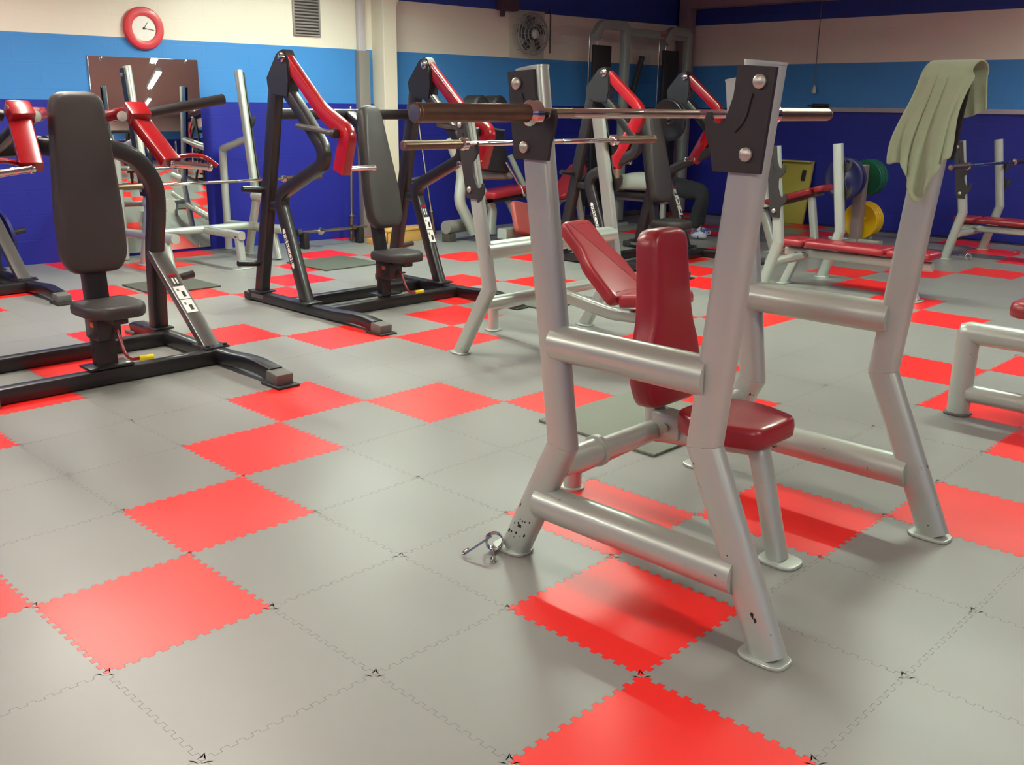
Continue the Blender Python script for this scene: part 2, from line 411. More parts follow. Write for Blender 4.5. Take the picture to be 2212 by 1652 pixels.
# ------------------------------------------------------------------ barbells
def barbell(label, loc, rz=0.0, L=2.2, group='barbells', clip=None):
    t = thing('barbell', label, 'barbell', loc, rz, group)
    h = L/2
    lat('shaft', [(-h+0.44, 0.0145), (-h+0.46, 0.0145), (h-0.46, 0.0145), (h-0.44, 0.0145)], (0, 0, 0), (1, 0, 0), STEEL, t, 20)
    for s, w in ((-1, 0.33), (1, 0.33)):
        lat('knurled_grip', [(0, 0.0146), (0.002, 0.0151), (0.33, 0.0151), (0.332, 0.0146)], (s*0.16 if s > 0 else -0.492, 0, 0), (1, 0, 0), CHROME, t, 20)
    for s in (-1, 1):
        lat('sleeve', [(h-0.415, 0.02), (h-0.41, 0.025), (h-0.012, 0.025), (h-0.010, 0.023), (h-0.004, 0.023), (h-0.002, 0.025), (h, 0.0245)], (0, 0, 0), (s, 0, 0), RUST, t, 28)
        lat('end_cap', [(h-0.001, 0.0215), (h+0.001, 0.0205), (h+0.0015, 0.0)], (0, 0, 0), (s, 0, 0), STEEL, t, 28)
        lat('collar', [(h-0.462, 0.018), (h-0.46, 0.026), (h-0.452, 0.036), (h-0.425, 0.036), (h-0.418, 0.030), (h-0.412, 0.026)], (0, 0, 0), (s, 0, 0), CHROME, t, 28)
    return t
# ------------------------------------------------------------------ hook plates
def hook_plate(parent, x, side, ya, za, yb, zb, fwd, hooks, wback=0.055, wf=0.045, t=0.012, bolts=None, gap=0.0):
    # black wear plate on the outer face of an upright that runs (ya, za) low to (yb, zb) high; hooks open towards fwd (+-1 in y)
    def yc(z): return ya + (yb-ya)*(z-za)/(zb-za)
    pr = []
    pr.append((-wback, zb)); pr.append((wf, zb+0.006))
    for hz in sorted(hooks, reverse=True):
        pr += [(wf, hz+0.05), (wf+0.008, hz+0.014), (wf+0.016, hz-0.012), (wf+0.036, hz-0.0175), (wf+0.052, hz-0.010), (wf+0.060, hz+0.010), (wf+0.070, hz+0.010), (wf+0.073, hz-0.012), (wf+0.064, hz-0.045)]
        if len(hooks) > 1: pr += [(wf+0.03, hz-0.085), (wf+0.004, hz-0.10)]
        else: pr += [(wf+0.042, hz-0.09)]
    if len(hooks) == 1: wf += 0.030
    pr += [(wf, za), (-wback, za)]
    bm = bmesh.new()
    pts = [(x, yc(z)+fwd*a, z) for a, z in pr]
    extrude_poly(bm, pts, (side*t, 0, 0))
    o = mk('hook_plate', bm, BLACKP, parent, 30, 'black hook plate')
    for a, z in (bolts or []):
        lat('bolt', [(0, 0.017), (0.007, 0.017), (0.011, 0.012), (0.012, 0.0)], (x+side*t, yc(z)+fwd*a, z), (side, 0, 0), BOLT, o, 16)
    # pressed groove that follows the hook
    hz = hooks[0]
    gp = [Vector((x+side*(t+0.0005), yc(hz)+fwd*a, hz+b)) for a, b in ((-0.012, 0.055), (-0.004, 0.03), (0.0, 0.005), (0.012, -0.018), (0.03, -0.035))]
    tube('groove_rib', fillet(gp, 0.02, 3), P_round(0.0035, 8), INK, o, (1, 0, 0))
    return o
# ------------------------------------------------------------------ seated shoulder press rack (foreground)
UP = P_oval(0.070, 0.102, 26, 2.7)
t = thing('shoulder_press_rack', 'large silver seated press rack with maroon seat, nearest the camera', 'weight bench', (1.875, -0.70, 0))
OY = 0.70
def yy(y): return y + OY
for sx in (-1, 1):
    x = sx*0.565
    # rear upright and its leg, front upright and its leg
    for top, kink, foot, nm in (((-0.275, 1.556), (-0.434, 0.43), (-0.235, 0.01), 'rear'), ((-1.045, 1.558), (-0.950, 0.56), (-1.200, 0.01), 'front')):
        pU = [(x, yy(kink[0]), kink[1]), (x, yy(top[0]), top[1])]; pL = [(x, yy(foot[0]), foot[1]), (x, yy(kink[0]), kink[1])]
        # one swept mesh split at the weld: mitre both pieces with the bisector plane
        full = [Vector(pL[0]), Vector(pL[1]), Vector(pU[1])]
        for name, seg in (('lower_leg', 0), ('upright', 1)):
            bm = bmesh.new(); sweep(bm, full, UP, (0, 1, 0))
            mid = full[1]; nb = ((full[1]-full[0]).normalized()+(full[2]-full[1]).normalized()).normalized()
            g = bmesh.ops.bisect_plane(bm, geom=bm.verts[:]+bm.edges[:]+bm.faces[:], plane_co=mid+nb*(0.0004 if seg else -0.0004), plane_no=nb, clear_inner=bool(seg), clear_outer=not seg)
            bmesh.ops.holes_fill(bm, edges=[e for e in bm.edges if e.is_boundary])
            o = mk(name, bm, SILVERWORN if (seg == 0) else SILVER, t, 40)
        d = (full[2]-full[1]).normalized()
        bm = bmesh.new(); sweep(bm, [full[1]-d*0.003, full[1]+d*0.003], [(a*1.012, b*1.012) for a, b in UP], (0, 1, 0)); mk('weld_seam', bm, SILVER, t, 40)
        bm = bmesh.new(); sweep(bm, [full[2]-d*0.0005, full[2]+d*0.006], [(a*1.04, b*1.04) for a, b in UP], (0, 1, 0)); mk('top_cap', bm, SILVER, t, 40)
        plate_foot('foot_plate', x, yy(foot[0]), t, 0.10, 0.145, SILVER, 0.014)
    tube('crossbar', [(x, yy(-0.40), 0.755), (x, yy(-0.955), 0.755)], P_round(0.057, 32), SILVER, t)
    tube('crossbar', [(x, yy(-0.35), 0.215), (x, yy(-1.085), 0.215)], P_round(0.057, 32), SILVERWORN, t)
    hook_plate(t, x+sx*0.037, sx, yy(-0.309), 1.30, yy(-0.278), 1.548, -1, [1.433], 0.058, 0.046, bolts=[(-0.022, 1.515), (-0.01, 1.335)])
    hook_plate(t, x+sx*0.037, sx, yy(-1.022), 1.30, yy(-1.044), 1.548, 1, [1.433], 0.058, 0.046, bolts=[(-0.022, 1.515), (-0.014, 1.345)])
tube('cross_tube', [(-0.555, yy(-0.395), 0.345), (0.555, yy(-0.395), 0.345)], P_round(0.037, 24), SILVER, t)
lat('collar_ring', [(0, 0.045), (0.004, 0.054), (0.022, 0.054), (0.026, 0.045)], (-0.36, yy(-0.395), 0.345), (1, 0, 0), SILVER, t, 32)
tube('sleeve_tube', [(-0.54, yy(-0.395), 0.345), (-0.35, yy(-0.395), 0.345)], P_round(0.045, 28), SILVER, t)
tube('rear_brace', [(0.0, yy(-0.37), 0.33), (0.0, yy(-0.02), 0.10)], P_round(0.037, 24), SILVER, t)
tube('rear_post', [(0.0, yy(0.0), 0.004), (0.0, yy(0.0), 0.135)], P_round(0.036, 24), SILVER, t, (0, 1, 0))
lat('rear_foot', [(0, 0.0), (0, 0.048), (0.008, 0.048), (0.010, 0.040)], (0.0, yy(0.0), 0.0), (0, 0, 1), SILVER, t, 28)
# bench spine, front leg, seat and back pad
tube('bench_spine', fillet([(0, yy(-0.37), 0.33), (0, yy(-0.72), 0.375), (0, yy(-0.80), 0.385)], 0.05), P_rect(0.06, 0.075, 0.02, 4), SILVER, t)
tube('front_leg', fillet([(0, yy(-0.55), 0.372), (0, yy(-0.80), 0.380), (0, yy(-0.905), 0.008)], 0.035, 6), P_oval(0.075, 0.062, 24, 3), SILVERWORN, t, (0, 0, 1))
plate_foot('foot_plate', 0, yy(-0.915), t, 0.115, 0.14, SILVERWORN)
bm = bmesh.new(); box(bm, (0, yy(-0.45), 0.375), (0.085, 0.12, 0.09), 0.01); mk('bracket', bm, SILVER, t)
lat('bracket_bolt', [(0, 0.016), (0.008, 0.016), (0.010, 0.0)], (-0.043, yy(-0.455), 0.37), (-1, 0, 0), BOLT, t, 16)
tube('back_post', [(0, yy(-0.385), 0.34), (0, yy(-0.318), 0.95)], P_rect(0.07, 0.05, 0.012), SILVER, t, (0, 1, 0))
seat_o = smooth_poly([(-0.165, -0.03), (-0.12, -0.165), (0.12, -0.165), (0.165, -0.03), (0.165, 0.08), (0.11, 0.165), (-0.11, 0.165), (-0.165, 0.08)], 0.04)
pad('seat', seat_o, 0.07, 0.02, Matrix.Translation((0, yy(-0.705), 0.405)), MAROON, t)
back_o = smooth_poly([(-0.098, 0.61), (0.098, 0.61), (0.108, 0.40), (0.118, 0.30), (0.155, 0.20), (0.165, 0.09), (0.13, 0.0), (-0.13, 0.0), (-0.165, 0.09), (-0.155, 0.20), (-0.118, 0.30), (-0.108, 0.40)], 0.06)
bdir = Vector((0, 0.10, 1)).normalized()
pad('backrest', back_o, 0.085, 0.022, frame_mtx((0, yy(-0.385), 0.445), (1, 0, 0), bdir), MAROON, t)
lat('pad_bolt', [(0, 0.008), (0.01, 0.008)], (0.16, yy(-0.36), 0.75), (1, 0, 0), BOLT, t, 10)
# worn chips in the paint near the feet
def chips(parent, spots, foot, kink, x):
    rnd = random.Random(3); bm = bmesh.new(); f, k = Vector((x, yy(foot[0]), foot[1])), Vector((x, yy(kink[0]), kink[1])); d = (k-f).normalized(); s = Vector((0, d.z, -d.y))
    for z, b, r in spots:
        pts = []
        for q in range(9):
            a = 2*math.pi*q/9; rr = r*rnd.uniform(0.6, 1.2); bb = b+rr*0.7*math.cos(a); c = f+d*(z+rr*math.sin(a)*1.3)+s*bb
            dep = 0.035*(max(0.0, 1-(abs(bb)/0.051)**2.7))**(1/2.7); pts.append(Vector((x-dep-0.0006, c.y, c.z)))
        extrude_poly(bm, pts, (0.0016, 0, 0))
    mk('paint_chips', bm, INK, parent, 0)
_r3 = random.Random(11)
chips(t, [(0.06+_r3.random()*0.12, _r3.uniform(-0.034, 0.034), _r3.uniform(0.002, 0.0065)) for _ in range(16)], (-0.235, 0.01), (-0.434, 0.43), -0.565)
chips(t, [(0.13, -0.012, 0.008), (0.115, -0.016, 0.006), (0.30, 0.01, 0.002)], (-1.200, 0.01), (-0.950, 0.56), -0.565)
barbell('long steel barbell with brown sleeves across the nearest silver rack', (1.872, -0.372, 1.433))
# ------------------------------------------------------------------ plate-loaded machines
BAR = P_rect(0.075, 0.095, 0.014, 3)
def sticker_leg(parent, o, xdir, ydir, w=0.07):
    # stack of small instruction panels on a leg: header, figures, two pictogram panels
    m = frame_mtx(o, xdir, ydir)
    def rect(name, cx, cy, sx, sy, mm, lift, par):
        bm = bmesh.new(); box(bm, (0, 0, 0), (sx, sy, 0.0012), 0); 
        for v in bm.verts: v.co = m @ (v.co + Vector((cx, cy, lift)))
        return mk(name, bm, mm, par, 0)
    s = rect('instruction_panel', 0, 0.0, w, 0.10, WHITEP, 0.0008, parent)
    rect('pictogram', 0.008, -0.012, 0.02, 0.04, INK, 0.0020, s); rect('pictogram', -0.016, 0.02, 0.012, 0.02, GREYINK, 0.0020, s)
    s = rect('instruction_panel', 0, 0.106, w, 0.10, WHITEP, 0.0008, parent)
    rect('pictogram', 0.008, 0.094, 0.018, 0.042, INK, 0.0020, s); rect('pictogram', -0.016, 0.128, 0.014, 0.018, GREYINK, 0.0020, s)
    s = rect('header_label', 0, 0.20, w*0.7, 0.06, DARKG, 0.0008, parent)
    for q in (-1, 1): rect('figure_mark', q*0.010, 0.20, 0.010, 0.045, WHITEP, 0.0020, s)
    rect('red_label', 0, 0.245, w*0.9, 0.018, REDP, 0.0010, parent)
def seat_unit(t, yc, zc, m=BLKVINYL, col=None):
    # seat cushion, sliding carriage, lever with yellow grip
    o = smooth_poly([(-0.155, 0.14), (0.155, 0.14), (0.155, -0.10), (0.09, -0.19), (-0.09, -0.19), (-0.155, -0.10)], 0.045)
    pad('seat', o, 0.065, 0.022, Matrix.Translation((0, yc, zc-0.065)), m, t)
    bxo('seat_carriage', (0, yc+0.10, zc-0.14), (0.13, 0.16, 0.15), BLACKM, t, 0.012)
    bxo('seat_bracket', (0, yc-0.03, zc-0.085), (0.08, 0.2, 0.04), BLACKM, t, 0.008)
    bxo('warning_label', (-0.0662, yc+0.08, zc-0.13), (0.0012, 0.04, 0.028), ORANGE, t, 0)
    lv = tube('release_lever', fillet([(0.03, yc-0.0, zc-0.16), (0.035, yc-0.06, zc-0.28), (0.06, yc-0.07, zc-0.31), (0.16, yc-0.08, zc-0.31)], 0.03), P_round(0.009, 10), REDP, t)
    tube('lever_grip', [(0.10, yc-0.074, zc-0.31), (0.175, yc-0.081, zc-0.31)], P_round(0.014, 12), YELLOWG, lv)
def chest_press(name, label, loc, seat=True, arms=True, left=True, stick=True):
    t = thing(name, label, 'gym machine', loc, 0, 'black plate-loaded machines with red arms')
    # local: x across, user faces -y; origin under the seat
    sides = (1, -1) if left else (1,)
    for s in sides:
        x = s*0.63
        if s < 0:      # the side by the gym wall ends in a plain beam
            tube('base_beam', fillet([(x, 1.02, 0.035), (x, 0.98, 0.05), (x, -0.07, 0.05)], 0.10), P_rect(0.085, 0.075, 0.012), BLACKM, t); bxo('foot_cap', (x, -0.08, 0.04), (0.095, 0.03, 0.08), RUBFOOT, t, 0.006)
        else: tube('base_beam', fillet([(x, 1.02, 0.035), (x, 0.98, 0.05), (x, 0.02, 0.05), (x, -0.18, 0.055), (x, -0.42, 0.075), (x, -0.62, 0.052)], 0.10), P_rect(0.085, 0.075, 0.012), BLACKM, t)
        if s > 0: bxo('foot_cap', (x, -0.655, 0.04), (0.105, 0.11, 0.076), RUBFOOT, t, 0.012, Euler((0.12, 0, 0)))
        if s > 0: bxo('foot_sole', (x, -0.66, 0.007), (0.135, 0.17, 0.014), BLACKP, t, 0.004)
        bxo('heel_pad', (x, 1.02, 0.012), (0.11, 0.12, 0.024), RUBFOOT, t, 0.006)
        tube('rear_post', fillet([(x, 0.70, 0.08), (x, 0.665, 0.60), (x, 0.60, 0.80), (x*0.985, 0.565, 0.98), (x*0.80, 0.55, 1.15), (x*0.5, 0.55, 1.205), (x*0.02, 0.55, 1.215)], 0.10, 5), P_rect(0.10, 0.085, 0.02), BLACKM, t, (0, 1, 0))
        fl_ = [(x, 0.66, 0.57), (x, 0.06, 0.075)]
        tube('front_post', fl_, P_rect(0.105, 0.05, 0.01), DARKG, t, (0, 0, 1))
        bxo('post_plate', (x, 0.06, 0.090), (0.15, 0.17, 0.012), BLACKM, t, 0.003); bxo('post_plate', (x, 0.70, 0.093), (0.13, 0.15, 0.012), BLACKM, t, 0.003)
        for dx in (-0.055, 0.055): lat('bolt', [(0, 0.012), (0.012, 0.012), (0.014, 0)], (x+dx, -0.005, 0.096), (0, 0, 1), BLACKM, t, 10)
        tube('storage_peg', [(x+s*0.03, 0.78, 0.345), (x+s*0.30, 0.78, 0.385)], P_round(0.024, 18), BLACKM, t)
        tube('peg_arm', [(x, 0.68, 0.335), (x+s*0.03, 0.80, 0.345)], P_rect(0.05, 0.06, 0.01), BLACKM, t)
        d = (Vector(fl_[1])-Vector(fl_[0])).normalized()
        if stick: sticker_leg(t, Vector(fl_[0])+d*0.47+Vector((0, d.z, -d.y))*0.0258, (1, 0, 0), -d)
    for yv in (-0.02, 0.60): tube('floor_rail', [(-0.62, yv, 0.045), (0.62, yv, 0.045)], P_rect(0.075, 0.08, 0.01), BLACKM, t)
    if not seat: return t
    tube('seat_column', [(0, 0.03, 0.045), (0, 0.13, 1.25)], P_rect(0.115, 0.075, 0.012), BLACKM, t, (0, 1, 0))
    bxo('column_plate', (0, 0.02, 0.095), (0.24, 0.14, 0.014), BLACKM, t, 0.003)
    for k in range(6): bxo('adjust_slot', (0, 0.014+0.0083*(k*2.2)+0.0, 0.42+0.022*k), (0.075, 0.004, 0.008), GREYINK, t, 0)
    tube('back_link', [(0, 0.13, 1.2), (0, 0.55, 1.21)], P_rect(0.08, 0.09, 0.012), BLACKM, t)
    o = smooth_poly([(-0.125, 0.90), (0.125, 0.90), (0.155, 0.5), (0.168, 0.30), (0.168, 0.08), (0.12, 0.0), (-0.12, 0.0), (-0.168, 0.08), (-0.168, 0.30), (-0.155, 0.5)], 0.075)
    pad('backrest', o, 0.085, 0.025, frame_mtx((0, 0.075, 0.59), (1, 0, 0), Vector((0, 0.035, 1)).normalized()), BLKVINYL, t)
    seat_unit(t, -0.08, 0.455)
    if arms:
        for s in sides:
            a = tube('press_arm', [(s*0.10, 0.32, 1.385), (s*0.20, 0.20, 1.365), (s*0.285, 0.06, 1.395), (s*0.345, -0.20, 1.15)], P_rect(0.105, 0.06, 0.012), REDP, t)
            bm = bmesh.new(); box(bm, (s*0.29, 0.02, 1.392), (0.115, 0.10, 0.075), 0.012, Euler((0.7, 0, 0))); mk('elbow_block', bm, REDP, a)
            lat('pivot_bolt', [(0, 0.026), (0.01, 0.026), (0.014, 0)], (s*0.215, 0.03, 1.375), (-s*0.4, -1, 0.1), BOLT, a, 18)
            tube('weight_horn', [(s*0.33, 0.14, 1.375), (s*0.86, 0.14, 1.468)], P_round(0.028, 20), BLACKM, a)
            h = lat('handle', [(0, 0.020), (0.004, 0.023), (0.02, 0.023), (0.022, 0.018), (0.20, 0.018), (0.202, 0.023), (0.22, 0.023), (0.224, 0.02)], (s*0.335, -0.20, 1.145), (s*1, -0.10, -0.11), CHROME, t, 20)
            tube('handle_loop', fillet([(s*0.36, -0.14, 1.16), (s*0.46, -0.17, 1.185), (s*0.535, -0.20, 1.175), (s*0.585, -0.235, 1.125)], 0.05), P_round(0.0125, 12), REDP, h)
            tube('arm_link', [(s*0.20, 0.24, 1.35), (s*0.26, 0.54, 1.19)], P_rect(0.06, 0.05, 0.01), BLACKM, t)
    return t
M1 = chest_press('chest_press_machine', 'black chest press machine with tall black backrest and red arms, at the left edge', (1.22, 2.70, 0))
M0 = chest_press('chest_press_machine', 'black machine by the blue wall with a navy disc on it, behind the left backrest', (1.26, 5.66, 0), True, False, True, False)

def vertical_press(name, label, loc, arm, hand=0.2, link=True):
    t = thing(name, label, 'gym machine', loc, 0, 'black plate-loaded machines with red arms')
    for s in (-1, 1):
        x = s*0.63
        tube('base_beam', fillet([(x, 0.78, 0.045), (x, -0.28, 0.045), (x, -0.55, 0.065), (x, -0.74, 0.045)], 0.12), P_rect(0.085, 0.07, 0.012), BLACKM, t)
        bxo('foot_cap', (x, -0.775, 0.036), (0.10, 0.11, 0.068), RUBFOOT, t, 0.012, Euler((0.1, 0, 0)))
        bxo('foot_sole', (x, -0.775, 0.006), (0.13, 0.17, 0.012), BLACKP, t, 0.004)
        bxo('heel_cap', (x, 0.80, 0.035), (0.095, 0.10, 0.06), BLACKP, t, 0.012)
        bxo('maker_label', (x-0.0435, 0.66, 0.05), (0.0012, 0.16, 0.03), GREYINK, t, 0)
        tube('rear_post', [(x, 0.66, 0.07), (x, 0.30, 1.66)], P_rect(0.075, 0.10, 0.014), BLACKM, t, (0, 1, 0))
        fp = fillet([(x, 0.06, 0.07), (x, 0.335, 0.76), (x, 0.30, 0.84), (x, -0.20, 1.06), (x, -0.215, 1.16), (x, 0.05, 1.42), (x, 0.27, 1.60)], 0.10, 5)
        tube('front_post', fp, P_rect(0.075, 0.085, 0.014), BLACKM, t, (0, 1, 0))
        bxo('post_plate', (x, 0.06, 0.087), (0.14, 0.17, 0.012), BLACKM, t, 0.003); bxo('post_plate', (x, 0.66, 0.087), (0.14, 0.17, 0.012), BLACKM, t, 0.003)
        tube('brace', [(x, 0.52, 0.74), (x, 0.33, 0.735)], P_rect(0.05, 0.06, 0.01), BLACKM, t)
        bm = bmesh.new(); extrude_poly(bm, [(x-0.045, b, c) for b, c in ((0.11, 1.72), (0.16, 1.80), (0.24, 1.78), (0.38, 1.62), (0.37, 1.55), (0.30, 1.50), (0.12, 1.48), (0.10, 1.60))], (0.09, 0, 0))
        bmesh.ops.bevel(bm, geom=bm.edges[:], offset=0.01, segments=2, affect='EDGES'); mk('pivot_head', bm, BLACKM, t)
        lat('pivot_cap', [(0, 0.034), (0.012, 0.034), (0.018, 0.026), (0.02, 0)], (x-0.045, 0.165, 1.745), (-1, 0, 0), CHROME, t, 18)
        for zz in (0.30, 0.845):
            y0 = 0.66-0.36*(zz-0.07)/1.59
            tube('storage_peg', [(x+s*0.03, y0+0.02, zz), (x+s*0.20, y0+0.03, zz+0.015)], P_round(0.022, 16), BLACKM, t)
        ap = fillet([(x, p[0], p[1]) for p in arm], 0.06, 5)
        a = tube('press_arm', ap, P_rect(0.064, 0.10, 0.012), REDP, t, (0, 1, 0), None, [0.86+0.32*i/(len(ap)-1) for i in range(len(ap))])
        bx = arm[-1]
        h = lat('handle', [(0, 0.021), (0.012, 0.021), (0.014, 0.017), (hand, 0.017), (hand+0.002, 0.021), (hand+0.018, 0.021), (hand+0.02, 0.016)], (x-s*0.03, bx[0]-0.02, bx[1]+0.02), (-s, -0.05, 0), CHROME, a, 18)
        if link:
            tube('stop_rod', [(x-s*0.0-0.045, 0.02, 1.305), (x-0.06, -0.42, 1.265)], P_round(0.018, 14), DARKG, t)
            lat('rod_knob', [(0, 0.02), (0.004, 0.032), (0.03, 0.034), (0.04, 0.028), (0.045, 0.0)], (x-0.058, -0.40, 1.267), (-0.03, -1, -0.1), BLACKP, t, 18)
        # instruction stickers on the front of the right post
        d = (Vector((x, 0.06, 0.07))-Vector((x, 0.335, 0.76))).normalized(); nrm = Vector((0, d.z, -d.y))
        if nrm.y > 0: nrm = -nrm
        if s > 0: sticker_leg(t, Vector((x, 0.335, 0.76))+d*0.36+nrm*0.043, (1, 0, 0), -d, 0.06)
        else:
            m_ = frame_mtx(Vector((x, 0.335, 0.76))+d*0.33+Vector((-0.0378, 0, 0))+d*0, -d, nrm)
            zc = m_.to_3x3() @ Vector((0, 0, 1))
            if zc.x > 0: m_ = frame_mtx(Vector((x, 0.335, 0.76))+d*0.33+Vector((-0.0378, 0, 0)), d, nrm)
            bm = bmesh.new(); pad_bm(bm, P_oval(0.30, 0.045, 24, 4), 0.0015, 0.0005, m_, 0.0002); bp = mk('badge', bm, GREYINK, t)
            text_mesh('badge_text', 'PRECOR', 0.062, INK, bp, m_ @ Matrix.Translation((0, 0, 0.0022)))
            bm = bmesh.new(); pad_bm(bm, P_oval(0.286, 0.036, 24, 4), 0.0004, 0.0001, m_ @ Matrix.Translation((0, 0, 0.0015)), 0.0001); mk('badge_field', bm, WHITEP, bp)
    for yv in (0.30, -0.14): tube('floor_rail', [(-0.62, yv, 0.04), (0.62, yv, 0.04)], P_rect(0.075, 0.075, 0.01), BLACKM, t)
    tube('top_beam', [(-0.62, 0.36, 1.375), (0.62, 0.36, 1.375)], P_rect(0.07, 0.075, 0.012), BLACKM, t)
    tube('seat_column', [(0, -0.02, 0.05), (0, -0.01, 0.30), (0, 0.20, 1.30), (0, 0.35, 1.37)], P_rect(0.085, 0.07, 0.012), BLACKM, t, (0, 1, 0))
    bxo('column_plate', (0, -0.03, 0.084), (0.20, 0.15, 0.012), BLACKM, t, 0.003)
    o = smooth_poly([(-0.085, 0.88), (0.085, 0.88), (0.12, 0.55), (0.15, 0.25), (0.145, 0.06), (0.09, 0.0), (-0.09, 0.0), (-0.145, 0.06), (-0.15, 0.25), (-0.12, 0.55)], 0.07)
    pad('backrest', o, 0.08, 0.025, frame_mtx((0, -0.03, 0.57), (1, 0, 0), Vector((0, 0.22, 1)).normalized()), BLKVINYL, t)
    seat_unit(t, -0.18, 0.42)
    return t
M2 = vertical_press('shoulder_press_machine', 'black press machine with long red arms in front of the white column', (3.64, 3.42, 0), [(0.20, 1.76), (-0.22, 1.40), (-0.49, 1.27), (-0.40, 1.02)])
M3 = vertical_press('shoulder_press_machine', 'black press machine with zigzag red arms behind the nearest barbell', (6.93, 3.32, 0), [(0.14, 1.73), (-0.20, 1.46), (-0.23, 1.38), (0.03, 0.94)], 0.14, False)
def disc(name, label, cat, loc, axis, R, w, m, group, bore=0.026, lip=True):
    t = thing(name, label, cat, loc, 0, group)
    ax = Vector(axis).normalized()
    p = [(-w/2, bore), (-w/2, R*0.30), (-w/2+w*0.12, R*0.33), (-w/2+w*0.12, R*0.78), (-w/2, R*0.82), (-w/2, R*0.96), (-w*0.36, R), (w*0.36, R), (w/2, R*0.96), (w/2, R*0.82), (w/2-w*0.12, R*0.78), (w/2-w*0.12, R*0.33), (w/2, R*0.30), (w/2, bore), (-w/2, bore)]
    bm = bmesh.new(); o = Vector((0, 0, 0)); s = ax.orthogonal().normalized(); u = ax.cross(s); n = 36; rings = []
    for hh, r in p[:-1]: rings.append([bm.verts.new(ax*hh+s*(r*math.cos(2*math.pi*i/n))+u*(r*math.sin(2*math.pi*i/n))) for i in range(n)])
    rings.append(rings[0])
    for a, b in zip(rings[:-1], rings[1:]):
        for i in range(n): bm.faces.new((a[i], a[(i+1) % n], b[(i+1) % n], b[i]))
    mk('disc', bm, m, t, 35)
    bm = bmesh.new(); rr = []
    for hh, r in ((-w/2-0.0005, bore*0.99), (-w/2-0.0005, bore+0.012), (w/2+0.0005, bore+0.012), (w/2+0.0005, bore*0.99)): rr.append([bm.verts.new(ax*hh+s*(r*math.cos(2*math.pi*i/20))+u*(r*math.sin(2*math.pi*i/20))) for i in range(20)])
    rr.append(rr[0])
    for a, b in zip(rr[:-1], rr[1:]):
        for i in range(20): bm.faces.new((a[i], a[(i+1) % 20], b[(i+1) % 20], b[i]))
    mk('hub', bm, STEEL, t, 35)
    return t
disc('weight_plate', 'navy weight disc on the peg of the machine at the left edge', 'weight plate', (1.26+0.63+0.14, 6.44, 0.361), (1, 0, 0.15), 0.20, 0.035, BLUEPL, 'weight plates')
